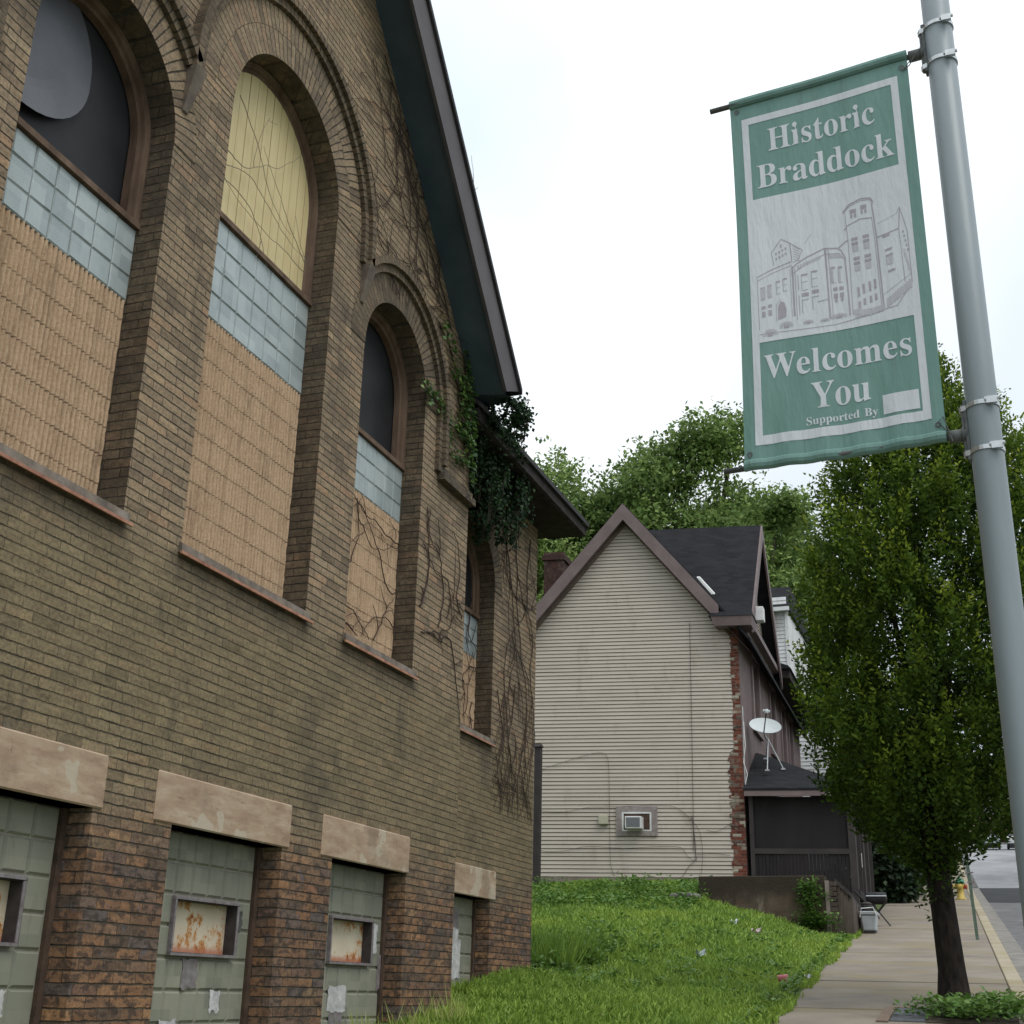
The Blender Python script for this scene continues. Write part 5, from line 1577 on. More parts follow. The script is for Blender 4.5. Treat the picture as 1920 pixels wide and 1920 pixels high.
gr = thing('barrel_grill', 'black barrel charcoal grill on crossed legs on the pavement', 'grill', (-2.60, 31.0, zs(31)))
gz_ = zs(31)
m = MB(); m.lathe((-2.62, 31.0, gz_ + .60), [(.03, -.25), (.11, -.235), (.135, -.20), (.135, .16), (.12, .20), (.03, .22)], 22, axis='X'); m.build('barrel', M['black'], gr, smooth=True)
m = MB(); m.tube([(-2.84, 30.86, gz_ + .64), (-2.40, 30.86, gz_ + .64)], .012, 6); m.build('handle', M['steel'], gr)
m = MB()
for y in (30.92, 31.12):
    m.tube([(-2.86, y, gz_ + .66), (-2.36, y, gz_ - .0)], .013, 6); m.tube([(-2.44, y, gz_ + .52), (-2.86, y, gz_)], .013, 6)
m.tube([(-2.62, 30.92, gz_ + .33), (-2.62, 31.12, gz_ + .33)], .016, 6)
m.build('legs', M['black'], gr)

po = thing('wooden_post', 'dark brown timber post between the church corner and the sided house', 'post', (-10.37, 30, 4.0))
m = MB(); m.box(-10.47, -10.30, 29.93, 30.07, 3.6, 7.42); m.build('shaft', M['porch_trim'], po, bevel=.01)
m = MB(); m.hexa([(-10.50, 29.9, 7.42), (-10.27, 29.9, 7.42), (-10.27, 30.1, 7.42), (-10.50, 30.1, 7.42), (-10.46, 29.94, 7.50), (-10.31, 29.94, 7.50), (-10.31, 30.06, 7.50), (-10.46, 30.06, 7.50)]); m.build('cap', M['vent_dark'], po)

# ================================================================== street furniture
sp = thing('sign_post', 'thin green metal sign post leaning beside the kerb', 'sign post', (-.49, 27.0, zs(27)))
z0 = zs(27)
M['green_post'] = mottled('green_painted_steel', (.075, .115, .085), (.135, .18, .14), 14, .6, .1)
tp = Vector((-.585, 27.0, z0 + 2.7)); bt = Vector((-.49, 27.0, z0 - .05))
m = MB()
d = (tp - bt).normalized()
m.hexa([tuple(bt + Vector(o)) for o in ((-.03, -.015, 0), (.03, -.015, 0), (.03, .015, 0), (-.03, .015, 0))] + [tuple(tp + Vector(o)) for o in ((-.03, -.015, 0), (.03, -.015, 0), (.03, .015, 0), (-.03, .015, 0))])
m.build('post', M['green_post'], sp)
for h in (1.28, 1.10):
    c_ = bt + d * h
    m = MB(); m.box(c_.x - .05, c_.x + .09, c_.y - .03, c_.y - .017, c_.z - .012, c_.z + .012); m.build('bracket', M['vent_metal'], sp)
m = MB(); c_ = bt + d * 2.45; m.box(c_.x - .15, c_.x + .15, c_.y - .035, c_.y - .018, c_.z - .22, c_.z + .22); m.build('plate', M['dish'], sp, bevel=.006)

HX, HY = -1.20, 45.3; hz = zs(HY)
fh = thing('fire_hydrant', 'yellow fire hydrant with a green cap at the crest of the street', 'fire hydrant', (HX, HY, hz))
M['yellow'] = mottled('yellow_enamel', (.46, .33, .07), (.56, .42, .11), 8, .5, .05)
M['cap_green'] = mottled('green_enamel', (.03, .20, .12), (.05, .28, .17), 8, .5, .05)
M['red'] = mottled('red_enamel', (.36, .06, .035), (.46, .09, .05), 8, .5, .05)
m = MB(); m.lathe((HX, HY, hz), [(.17, -.02), (.17, .04), (.115, .05), (.105, .36), (.13, .40), (.13, .47), (.12, .5)], 20); m.build('barrel', M['yellow'], fh, smooth=True)
m = MB(); m.lathe((HX, HY, hz + .5), [(.15, 0), (.15, .03), (.12, .09), (.07, .16), (.03, .18), (.028, .24)], 20); m.build('bonnet', M['cap_green'], fh, smooth=True)
for ax, s, mt in (('X', 1, 'red'), ('X', -1, 'yellow'), ('Y', -1, 'yellow')):
    m = MB(); m.lathe((HX, HY, hz + .40), [(.065, .08 * s), (.065, .17 * s), (.08, .175 * s), (.08, .21 * s), (.03, .225 * s)], 14, axis=ax); m.build('nozzle', M[mt], fh, smooth=True)

# square metal cover in the pavement and the pit of the street tree
tz = lambda y: zs(y)
m = MB()
for x0, x1, y0, y1 in ((-1.34, -1.22, 14.66, 15.95), (-1.218, -.98, 15.82, 15.95)):
    m.hexa([(x0, y0, tz(y0) - .03), (x1, y0, tz(y0) - .03), (x1, y1, tz(y1) - .03), (x0, y1, tz(y1) - .03), (x0, y0, tz(y0) + .022), (x1, y0, tz(y0) + .022), (x1, y1, tz(y1) + .022), (x0, y1, tz(y1) + .022)])
tag(m.build('pit_edging', mottled('brown_stone_edging', (.15, .105, .075), (.235, .175, .13), 4, .9, .2, 40)), 'brown stone edging at the corner of the tree pit', 'edging')
uc = thing('utility_cover', 'dark slate grey square cover plate set in the pavement', 'cover plate', (-1.03, 15.25, tz(15.25)))
m = MB(); m.hexa([(-1.212, 14.75, tz(14.75) - .02), (-.86, 14.75, tz(14.75) - .02), (-.86, 15.80, tz(15.8) - .02), (-1.212, 15.80, tz(15.8) - .02), (-1.212, 14.75, tz(14.75) + .02), (-.86, 14.75, tz(14.75) + .02), (-.86, 15.80, tz(15.8) + .02), (-1.212, 15.80, tz(15.8) + .02)])
m.build('plate', mottled('slate_grey_plate', (.065, .070, .078), (.105, .11, .12), 6, .7, .2, 60), uc, bevel=.006)
m = MB(); m.hexa([(-.85, 14.7, tz(14.7) - .02), (.05, 14.7, tz(14.7) - .02), (.05, 16.6, tz(16.6) - .02), (-.85, 16.6, tz(16.6) - .02), (-.85, 14.7, tz(14.7) + .014), (.05, 14.7, tz(14.7) + .014), (.05, 16.6, tz(16.6) + .014), (-.85, 16.6, tz(16.6) + .014)])
tag(m.build('tree_pit', mottled('pit_soil', (.035, .028, .02), (.075, .058, .04), 12, .95, .7, 40)), 'dark soil square around the street tree', 'soil', kind='structure')

# ================================================================== trees
def limb(m, a, b, r0, r1, sag=0.0, n=6, wob=.05, q=random):
    a, b = Vector(a), Vector(b); P = []
    for i in range(n + 1):
        f = i / n; p = a.lerp(b, f); p += Vector((q.uniform(-wob, wob), q.uniform(-wob, wob), sag * math.sin(PI * f))) * (1 if 0 < i < n else 0); P.append(p)
    m.tube(P, [r0 + (r1 - r0) * i / n for i in range(n + 1)], 8)


tr = thing('street_tree', 'dense upright street tree with a dark trunk growing from the pavement', 'tree', (-.60, 16.1, zs(16.1)))
q = random.Random(21); m = MB()
T0 = Vector((-.60, 16.1, zs(16.1) - .05))
pts = [T0, T0 + Vector((.0, 0, .10)), T0 + Vector((0, 0, .45)), T0 + Vector((-.03, 0, 1.1)), T0 + Vector((-.07, 0, 1.75)), T0 + Vector((-.05, 0, 2.6))]
m.tube(pts, [.25, .19, .152, .138, .135, .10], 18)
for k in range(9):
    a = k * 2.4; h = 1.55 + .12 * k
    limb(m, T0 + Vector((-.05, 0, h)), T0 + Vector((-.05 + .8 * math.cos(a), .8 * math.sin(a), h + 1.6 + .3 * k)), .055, .012, 0, 6, .05, q)
limb(m, T0 + Vector((-.05, 0, 2.5)), T0 + Vector((0, 0, 6.6)), .10, .015, 0, 8, .06, q)
m.build('trunk', M['bark'], tr, smooth=True)


def crown_sprigs(center, prof, nspr, per, leaf, spread, seed, upb=.55, inner=.25, bump=.13, tipgain=.4):
    """sprigs of leaves through a crown; prof: list of (height, radius)"""
    g = np.random.default_rng(seed)
    hs_ = np.array([p[0] for p in prof]); rs_ = np.array([p[1] for p in prof])
    zz = np.linspace(hs_[0], hs_[-1], 200); w = np.interp(zz, hs_, rs_) + .05
    cdf = np.cumsum(w) / w.sum()
    z = np.interp(g.random(nspr), cdf, zz); R = np.interp(z, hs_, rs_)
    th = g.random(nspr) * 2 * PI
    lump = 1 + bump * np.sin(th * 3 + z * 2.1) + bump * .8 * np.sin(th * 5 - z * 3.3 + 1) + bump * .7 * np.sin(th * 8 + z * 6.0)
    f = np.where(g.random(nspr) < inner, g.random(nspr) ** .6 * .8, .78 + .26 * g.random(nspr))
    r = R * lump * f
    C = np.stack([center[0] + r * np.cos(th), center[1] + r * np.sin(th), center[2] + z], 1)
    out = np.stack([np.cos(th), np.sin(th), np.zeros(nspr)], 1)
    D = unit(out * (.35 + .5 * g.random((nspr, 1))) + np.array([0, 0, 1.]) * (upb + .5 * g.random((nspr, 1))) + g.normal(0, .35, (nspr, 3)))
    sprnd = g.random(nspr)
    P = []; DD = []; NN = []; LL = []; WW = []; RR = []
    A = unit(np.cross(D, g.normal(0, 1, (nspr, 3)))); B = np.cross(D, A)
    for k in range(per):
        fr = (k + .5) / per
        sg = 1 if k % 2 else -1
        p = C + D * spread * (fr - .4) + g.normal(0, spread * .05, (nspr, 3))
        d = unit(D * .55 + A * sg * (.9 - .5 * fr) + B * g.normal(0, .25, (nspr, 1)) + np.array([0, 0, -.18]))
        n = unit(B + g.normal(0, .4, (nspr, 3)) + np.array([0, 0, .6]))
        P.append(p); DD.append(d); NN.append(n)
        L = leaf * (.7 + .6 * g.random(nspr)); LL.append(L); WW.append(L * .52)
        RR.append(np.clip(sprnd * .55 + g.normal(0, .09, nspr) + tipgain * fr * (f > .8) * (.25 + .75 * sprnd), .0, 1))
    return [np.concatenate(a) for a in (P, DD, NN, LL, WW, RR)]


prof = [(0.0, .12), (.35, .72), (.8, 1.12), (1.2, 1.32), (1.65, 1.43), (3.0, 1.50), (4.0, 1.43), (5.0, 1.16), (5.6, .82), (6.05, .42), (6.35, .10)]


def clumped_crown(center, prof, ncl, nspr, per, leaf, spread, seed):
    """upright leafy shoots gathered in clumps, pale new growth at the shoot tips, shade painted darker inside and below"""
    g = np.random.default_rng(seed)
    hs_ = np.array([q[0] for q in prof]); rs_ = np.array([q[1] for q in prof])
    zz = np.linspace(hs_[0], hs_[-1], 300); w = np.interp(zz, hs_, rs_) + .05; cdf = np.cumsum(w) / w.sum()
    cz = np.interp((np.arange(ncl) + g.random(ncl)) / ncl, cdf, zz); R = np.interp(cz, hs_, rs_)
    th = np.arange(ncl) * 2.39996 + g.normal(0, .25, ncl)
    rr = R * (.86 + .12 * g.random(ncl)) * (1 + .05 * np.sin(th * 3 + cz * 2))
    cs = .20 + .13 * g.random(ncl)
    idx = g.integers(0, ncl, nspr)
    off = g.normal(0, 1, (nspr, 3)) * np.array([.62, .62, 1.05]) * cs[idx][:, None]
    out = np.stack([np.cos(th), np.sin(th), 0 * th], 1)[idx]
    base = np.stack([rr * np.cos(th), rr * np.sin(th), cz], 1)[idx]
    C = base + off * .75
    n_in = nspr // 3                                       # inner shoots fill the heart of the crown
    C[:n_in] *= np.stack([np.full(n_in, 1.0)] * 3, 1); f = g.random(n_in) ** .5 * .78
    C[:n_in, 0] *= f; C[:n_in, 1] *= f
    # keep the shoots within the crown's outline
    rad = np.hypot(C[:, 0], C[:, 1]); lim = np.interp(C[:, 2], hs_, rs_) * 1.07 + .03
    k = np.minimum(1, lim / np.maximum(rad, 1e-6)); C[:, 0] *= k; C[:, 1] *= k
    C = C + np.array(center)
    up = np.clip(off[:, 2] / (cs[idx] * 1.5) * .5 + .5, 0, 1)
    up[:n_in] *= .15  # inner shoots coloured darker, the crown's own shade painted in
    D = unit(out * (.30 + .35 * g.random((nspr, 1))) + np.array([0, 0, 1.]) * (.75 + .5 * g.random((nspr, 1))) + g.normal(0, .28, (nspr, 3)))
    A = unit(np.cross(D, g.normal(0, 1, (nspr, 3)))); B = np.cross(D, A)
    P, DD, NN, LL, WW, RR = [], [], [], [], [], []
    for q in range(per):
        fr = (q + .5) / per; sg = 1 if q % 2 else -1
        P.append(C + D * spread * (fr - .4) + g.normal(0, spread * .045, (nspr, 3)))
        DD.append(unit(D * .6 + A * sg * (.9 - .55 * fr) + B * g.normal(0, .25, (nspr, 1)) + np.array([0, 0, -.12])))
        NN.append(unit(B + g.normal(0, .4, (nspr, 3)) + np.array([0, 0, .6])))
        L = leaf * (.7 + .6 * g.random(nspr)) * (1.1 - .35 * fr); LL.append(L); WW.append(L * .5)
        RR.append(np.clip(.10 + .42 * up * (.55 + .45 * fr) + g.normal(0, .07, nspr) + .42 * fr ** 2 * up ** 2 * g.random(nspr), 0, 1))  # height in the clump sets the tone: painted light above, shade below
    return [np.concatenate(v) for v in (P, DD, NN, LL, WW, RR)]


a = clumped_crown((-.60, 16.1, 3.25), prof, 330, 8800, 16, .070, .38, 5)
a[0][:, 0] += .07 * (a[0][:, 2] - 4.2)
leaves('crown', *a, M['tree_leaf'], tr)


def far_tree(name, label, cat, x, y, h, rad, seed, mat, n=1500, leaf=.30, group=None, z0=None, trunk=True, low=.30):
    z = lawn_h(x, y) if z0 is None else z0
    t = thing(name, label, cat, (x, y, z), group)
    g = np.random.default_rng(seed); q = random.Random(seed)
    nl = 17
    cs = []
    for i in range(nl):
        a = 2 * PI * g.random(); f = g.random() ** .5
        hh = low + (.90 - low) * (i + .5) / nl
        rr_ = rad * (.75 - .55 * abs(hh - .55)) * f
        cs.append((x + rr_ * math.cos(a), y + rr_ * math.sin(a), z + h * hh, rad * (.40 + .20 * g.random()) * (1.15 - .55 * hh)))
    n = int(n * 2.9)
    m = MB(); limb(m, (x, y, z - .3), (x, y, z + h * .6), h * .022, h * .010, 0, 8, .12, q)
    for c in cs[::2]: limb(m, (x, y, z + (c[2] - z) * .55), (c[0], c[1], c[2]), h * .010, h * .003, .2, 6, .2, q)
    m.build('trunk', M['bark2'], t, smooth=True)
    Ps = []
    for c in cs:
        k = n // nl
        v = unit(g.normal(0, 1, (k, 3))); v[:, 2] = np.abs(v[:, 2]) * np.where(g.random(k) < .75, 1, -1)
        r = c[3] * (.35 + .72 * g.random((k, 1)) ** .6)
        r *= np.where(g.random((k, 1)) < .13, 1.12 + .28 * g.random((k, 1)), 1.0)
        r *= 1 + .18 * np.sin(v[:, :1] * 6 + seed) + .15 * np.sin(v[:, 1:2] * 7 + v[:, 2:3] * 5)
        Ps.append((np.array(c[:3]) + v * r * np.array([1, 1, .82]), v))
    C = np.concatenate([p[0] for p in Ps]); V = np.concatenate([p[1] for p in Ps])
    per = 7; spr = g.random(len(C))
    P, D, N, L, W, R = [], [], [], [], [], []
    for k in range(per):
        P.append(C + g.normal(0, leaf * .75, C.shape)); D.append(unit(V * .5 + g.normal(0, .8, C.shape) + np.array([0, 0, -.25]))); N.append(unit(V + g.normal(0, .5, C.shape) + np.array([0, 0, .7])))
        l = leaf * (.6 + .8 * g.random(len(C))); L.append(l); W.append(l * .62); R.append(np.clip(spr * .7 + g.normal(.12, .12, len(C)), 0, 1))
    leaves('crown', *[np.concatenate(a) for a in (P, D, N, L, W, R)], mat, t)
    return t


FG = 'trees on the slope behind the houses'
ft = [('tree', 'light green round tree beyond the church roof end', -22.2, 58, 20.6, 5.8, 1, 'far_leaf_pale', 1900),
      ('tree', 'taller mid green tree above the ridge of the sided house', -15.5, 60, 21.8, 5.6, 2, 'far_leaf', 1900),
      ('tree', 'tall spreading tree whose top is hidden by the banner', -12.0, 62, 23.5, 5.8, 3, 'far_leaf', 1900),
      ('tree', 'darker tree filling the gap between two taller crowns', -18.5, 63, 19.6, 5.0, 4, 'far_leaf', 1500),
      ('tree', 'dark tree just right of the slate roof gable', -10.0, 58, 18.5, 4.0, 5, 'far_leaf', 1500),
      ('tree', 'low drooping tree between church eave and chimney', -16.8, 47, 10.5, 3.2, 6, 'far_leaf_pale', 1200),
      ('tree', 'deep green tree showing behind the white house roof', -8.6, 66, 20, 4.4, 7, 'far_leaf', 1400),
      ('tree', 'small tree peeping over the rake of the siding gable', -13.2, 54, 11.0, 3.3, 8, 'far_leaf', 1200),
      ('tree', 'farthest tree low on the skyline behind the round tree', -25.0, 66, 21, 5.2, 9, 'far_leaf_pale', 1400)]
for nm, lb, x, y, h, r, sd, mt, n in ft: far_tree(nm, lb, 'tree', x, y, h, r, sd, M[mt], n, .25, FG)
# dark shaded trees and bushes lining the pavement past the porch
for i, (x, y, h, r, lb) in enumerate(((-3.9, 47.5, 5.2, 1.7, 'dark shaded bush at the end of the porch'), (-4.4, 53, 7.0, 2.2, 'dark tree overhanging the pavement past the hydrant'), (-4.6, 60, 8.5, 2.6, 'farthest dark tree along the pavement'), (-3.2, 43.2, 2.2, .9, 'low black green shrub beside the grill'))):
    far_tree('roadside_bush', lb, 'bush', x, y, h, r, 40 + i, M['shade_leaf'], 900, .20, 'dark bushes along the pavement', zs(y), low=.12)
for i, (x, y, h, r, lb) in enumerate(((14.5, 150, 14, 6, 'green tree far up the street at its right side'), (-12.0, 165, 15, 6, 'hazy green tree far up the street on its left side'), (-4.0, 232, 15, 9, 'pale green tree at the very top of the street'))):
    far_tree('distant_tree', lb, 'tree', x, y, h, r, 60 + i, M['far_leaf'], 700, .6, 'trees at the top of the street', zs(y))
# ================================================================== parked cars at the top of the street


def car(x, y, mat, label, heading=0):
    z = zs(y) - .12
    c = thing('parked_car', label, 'car', (x, y, z), 'cars far up the street')
    m = MB(); w = .88; prof = [(-2.1, .35), (-2.15, .70), (-1.95, .92), (-1.35, .98), (-.85, 1.42), (.55, 1.45), (1.15, 1.02), (1.95, .88), (2.15, .62), (2.1, .32)]
    nP = len(prof)
    for s0, s1 in ((-w, w),):
        for (a, b), (c1, d1) in zip(prof[:-1], prof[1:]):
            i0 = .14 if b > 1.2 else 0; i1 = .14 if d1 > 1.2 else 0
            m.quad((x - w + i0, y + a, z + b), (x + w - i0, y + a, z + b), (x + w - i1, y + c1, z + d1), (x - w + i1, y + c1, z + d1))
        for sx in (-1, 1): m.poly([(x + sx * (w - (.14 if b > 1.2 else 0)), y + a, z + b) for a, b in prof])
        m.quad((x - w, y - 2.1, z + .34), (x + w, y - 2.1, z + .34), (x + w, y + 2.1, z + .33), (x - w, y + 2.1, z + .33))
    m.build('body', mat, c)
    m = MB(); m.quad((x - .66, y - 1.32, z + 1.02), (x + .66, y - 1.32, z + 1.02), (x + .6, y - .90, z + 1.39), (x - .6, y - .90, z + 1.39)); m.build('windscreen', M['dark_glass'], c)
    for sx in (-1, 1):
        m = MB(); m.poly([(x + sx * (w + .005), y - 1.2, z + 1.0), (x + sx * (w + .005), y + 1.0, z + 1.03), (x + sx * (w - .11), y + .5, z + 1.38), (x + sx * (w - .11), y - .8, z + 1.37)]); m.build('side_window', M['dark_glass'], c)
        for yy_ in (-1.35, 1.35):
            m = MB(); m.lathe((x + sx * (w - .1), y + yy_, z + .31), [(.12, -.1), (.31, -.09), (.31, .09), (.12, .1)], 16, axis='X'); m.build('wheel', M['black'], c)
        m = MB(); m.box(x + sx * .72 - .14, x + sx * .72 + .14, y - 2.17, y - 2.12, z + .66, z + .80); m.build('headlight', M['dish'], c)


car(6.0 - .033 * 125, 125, mottled('white_car_paint', (.62, .62, .63), (.68, .68, .69), 2, .3, 0), 'white car at the top of the street, nearest the pole')
car(3.7 - .033 * 125, 126, mottled('silver_car_paint', (.40, .45, .46), (.46, .5, .52), 2, .3, 0), 'silver car at the top of the street beside the tree leaves')
car(5.6 - .033 * 150, 150, mottled('red_car_paint', (.32, .03, .03), (.36, .04, .04), 2, .3, 0), 'red car behind the white one at the top of the street')
fb = thing('brick_building', 'small pinkish building at the very top of the street', 'building', (2.5, 215, zs(215)))
m = MB(); m.box(-3.5, 6.5, 212, 222, zs(212) - 1, zs(212) + 4.2); m.build('wall', mottled('pink_brick_far', (.30, .20, .17), (.38, .27, .24), .6, .9, 0), fb)
m = MB(); m.hexa([(-4, 211.5, zs(212) + 4.2), (7, 211.5, zs(212) + 4.2), (7, 222.5, zs(212) + 4.2), (-4, 222.5, zs(212) + 4.2), (-4, 216, zs(212) + 6.4), (7, 216, zs(212) + 6.4), (7, 218, zs(212) + 6.4), (-4, 218, zs(212) + 6.4)]); m.build('roof', M['dark_roof'], fb)
for x in (-2, 1, 4):
    m = MB(); m.box(x, x + 1.2, 211.93, 211.99, zs(212) + 1.2, zs(212) + 3); m.build('window', M['dark_glass'], fb)

# ================================================================== grass, weeds, litter
def church_clear(X, Y): return (X < -4.98 and Y < 12.05) or (X < -5.47 and Y < 15.8)


g = np.random.default_rng(3)
NB = 190000
Yb = 8.2 + (32.5 - 8.2) * g.random(NB * 2) ** 1.25
Xb = -1.80 - .033 * Yb - (np.where(Yb > 15.8, 10.5, 3.9)) * g.random(NB * 2) ** .95
edge = .10 * np.sin(Yb * 2.1) + .07 * np.sin(Yb * 5.3 + 1) + .05 * np.sin(Yb * 11.0)
keep = (Xb < -1.86 - .033 * Yb + edge + .02 + .05 * (g.random(NB * 2) - .5))
keep &= ~(((Xb < -4.97) & (Yb < 12.06)) | ((Xb < -5.47) & (Yb < 15.8)))
keep &= ~((Xb > -5.95) & (Xb < -3.0) & (Yb > 27.46))
keep &= ~((Yb > 31.0 + .16 * (Xb + 5.7)))
Xb, Yb = Xb[keep][:NB], Yb[keep][:NB]
zb = np.array([lawn_h(x, y) for x, y in zip(Xb, Yb)])
n = len(Xb)
patchy = .5 + .5 * np.sin(Xb * 1.9 + np.sin(Yb * 1.1) * 2) * np.sin(Yb * 1.4 + np.sin(Xb * 1.3))
tall = .045 + .085 * g.random(n) ** 1.6 + .075 * patchy * g.random(n)
near_wall = (Yb < 16.5) & (Xb < -4.4); tall = np.where(near_wall & (Yb < 13), tall * .6, np.where(near_wall, tall * 1.1, tall))
tall = np.where((Xb > -2.15 - .033 * Yb), tall * .75, tall)
wdt = .006 + .006 * g.random(n) + Yb * .00022
ang = g.random(n) * 2 * PI; lean = .15 + .75 * g.random(n)
dx, dy = np.cos(ang) * lean, np.sin(ang) * lean
fa = g.random(n) * PI
sx, sy = np.cos(fa) * wdt, np.sin(fa) * wdt * .6
b0 = np.stack([Xb - sx, Yb - sy, zb - .01], 1); b1 = np.stack([Xb + sx, Yb + sy, zb - .01], 1)
mx, my, mz = Xb + dx * tall * .4, Yb + dy * tall * .4, zb + tall * .65
m0 = np.stack([mx - sx * .75, my - sy * .75, mz], 1); m1 = np.stack([mx + sx * .75, my + sy * .75, mz], 1)
tx, ty, tz_ = Xb + dx * tall, Yb + dy * tall, zb + tall * (1.05 - .25 * lean)
t0 = np.stack([tx - sx * .12, ty - sy * .12, tz_], 1); t1 = np.stack([tx + sx * .12, ty + sy * .12, tz_], 1)
V = np.stack([b0, b1, m1, m0, t1, t0], 1).reshape(-1, 3)
bi = np.arange(n)[:, None] * 6
F = np.concatenate([bi + np.array([[0, 1, 2, 3]]), bi + np.array([[3, 2, 4, 5]])], 1).reshape(-1, 4)
rnd = np.clip(g.random(n) * .88 + .12 * (g.random(n) < .05), 0, 1)
uv = np.zeros((n, 2, 4, 2), np.float32); uv[..., 0] = rnd[:, None, None]; uv[:, 0, :, 1] = [0, 0, .6, .6]; uv[:, 1, :, 1] = [.6, .6, 1, 1]
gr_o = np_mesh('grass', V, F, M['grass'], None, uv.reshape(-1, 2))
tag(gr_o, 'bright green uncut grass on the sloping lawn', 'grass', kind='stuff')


def weed_patch(name, spots, mat, label, cat, kind=None, seed=0, leafs=26, hgt=.22, leaf=.075, group=None):
    g = np.random.default_rng(seed); P, D, N, L, W, R = [], [], [], [], [], []
    for x, y, z, s in spots:
        k = leafs; h = hgt * s
        a = g.random(k) * 2 * PI; f = g.random(k)
        r = .14 * s * np.sqrt(g.random(k))
        P.append(np.stack([x + r * np.cos(a), y + r * np.sin(a), z + h * f], 1)); D.append(np.stack([np.cos(a), np.sin(a), g.normal(.25, .4, k)], 1))
        N.append(unit(np.stack([g.normal(0, .4, k), g.normal(0, .4, k), np.ones(k)], 1))); l = leaf * (.6 + .8 * g.random(k)) * (s ** .4); L.append(l); W.append(l * .7); R.append(g.random(k) * .55 + .45 * f)
    o = leaves(name, *[np.concatenate(a) for a in (P, D, N, L, W, R)], mat)
    return tag(o, label, cat, group, kind)


q = random.Random(8); sp_ = []
for i in range(260):                      # band of weeds where the bank steepens
    y = q.uniform(25.2, 29.2); x = q.uniform(-11.0, -5.7)
    sp_.append((x, y, lawn_h(x, y), q.uniform(.7, 1.6)))
for i in range(170):
    y = q.uniform(15, 26); x = -2.3 - .033 * y - q.uniform(0, 4)
    if church_clear(x - .1, y): continue
    sp_.append((x, y, lawn_h(x, y), q.uniform(.4, .8)))
for i in range(90):
    y = q.uniform(15.9, 19.5); x = q.uniform(-6.6, -5.3); sp_.append((x, y, lawn_h(x, y), q.uniform(.7, 1.5)))
for i in range(90):
    y = q.uniform(13, 27); x = -1.98 - .033 * y - abs(q.gauss(0, .12)); sp_.append((x, y, lawn_h(x, y), q.uniform(.25, .6)))
weed_patch('weeds', sp_, M['weed_leaf'], 'broad leaved weeds scattered through the lawn and bank', 'weeds', 'stuff', 4)
sp_ = [(-.55 + q.gauss(0, .25) * 1.2, 15.2 + q.gauss(0, .4), zs(15.2) + .01, q.uniform(.6, 1.1)) for i in range(46)] + [(q.uniform(-.2, .03), 15.5 + q.gauss(0, .4), zs(15.4), q.uniform(.7, 1.2)) for i in range(26)]
weed_patch('tree_pit_weeds', sp_, M['weed_leaf'], 'bright green weeds growing round the foot of the street tree', 'weeds', 'stuff', 5, 30, .22, .07)
sp_ = [(-3.62 + q.gauss(0, .13), 27.38 + q.gauss(0, .04), 2.95 + q.random() * .85, q.uniform(.7, 1.1)) for i in range(46)] + [(-3.5 + q.gauss(0, .25), 27.35, 2.95 + q.random() * .2, 1) for i in range(16)]
weed_patch('shrub', sp_, M['weed_leaf'], 'leafy green shrub growing up the face of the retaining wall', 'shrub', None, 6, 26, .25, .07)
# tall grass clump beside the church corner and dry stalks under the basement window


def blades(name, spots, mat, label, cat, seed, hmin, hmax, k=60, rlo=0, rhi=1, w=.008):
    g = np.random.default_rng(seed); P, D, N, L, W, R = [], [], [], [], [], []
    for x, y, z in spots:
        a = g.random(k) * 2 * PI
        P.append(np.stack([x + g.normal(0, .05, k), y + g.normal(0, .05, k), np.full(k, z)], 1)); D.append(np.stack([np.cos(a) * .45, np.sin(a) * .45, np.ones(k)], 1) + g.normal(0, .15, (k, 3)))
        N.append(g.normal(0, 1, (k, 3))); L.append(hmin + (hmax - hmin) * g.random(k)); W.append(np.full(k, w)); R.append(rlo + (rhi - rlo) * g.random(k))
    return tag(leaves(name, *[np.concatenate(a) for a in (P, D, N, L, W, R)], mat), label, cat)


sp_ = [(q.uniform(-6.3, -5.35), q.uniform(16.2, 18.2), 0) for i in range(20)]
blades('tall_grass', [(x, y, lawn_h(x, y)) for x, y, _ in sp_], M['grass'], 'clump of tall grass at the far church corner', 'grass', 7, .3, .65, 70, 0, .6, .016)
sp_ = [(q.uniform(-4.95, -4.6), q.uniform(9.2, 11.6), 0) for i in range(22)]
blades('dry_grass', [(x, y, lawn_h(x, y)) for x, y, _ in sp_], M['grass'], 'dry yellowish grass stalks against the basement brickwork', 'grass', 8, .12, .36, 16, .85, 1, .008)


def litter(name, label, cat, x, y, mat, s, seed, z=None):
    m = MB(); q = random.Random(seed); z = (lawn_h(x, y) + .07) if z is None else z
    P = {}
    for i in range(6):
        for j in range(5):
            P[i, j] = (x + s * (i / 5 - .5) + q.uniform(-.1, .1) * s, y + s * .6 * (j / 4 - .5), z + s * (.25 + .35 * math.sin(i * 1.3 + j) + q.uniform(-.1, .25)))
    for i in range(5):
        for j in range(4): m.quad(P[i, j], P[i + 1, j], P[i + 1, j + 1], P[i, j + 1])
    tag(m.build(name, mat), label, cat)


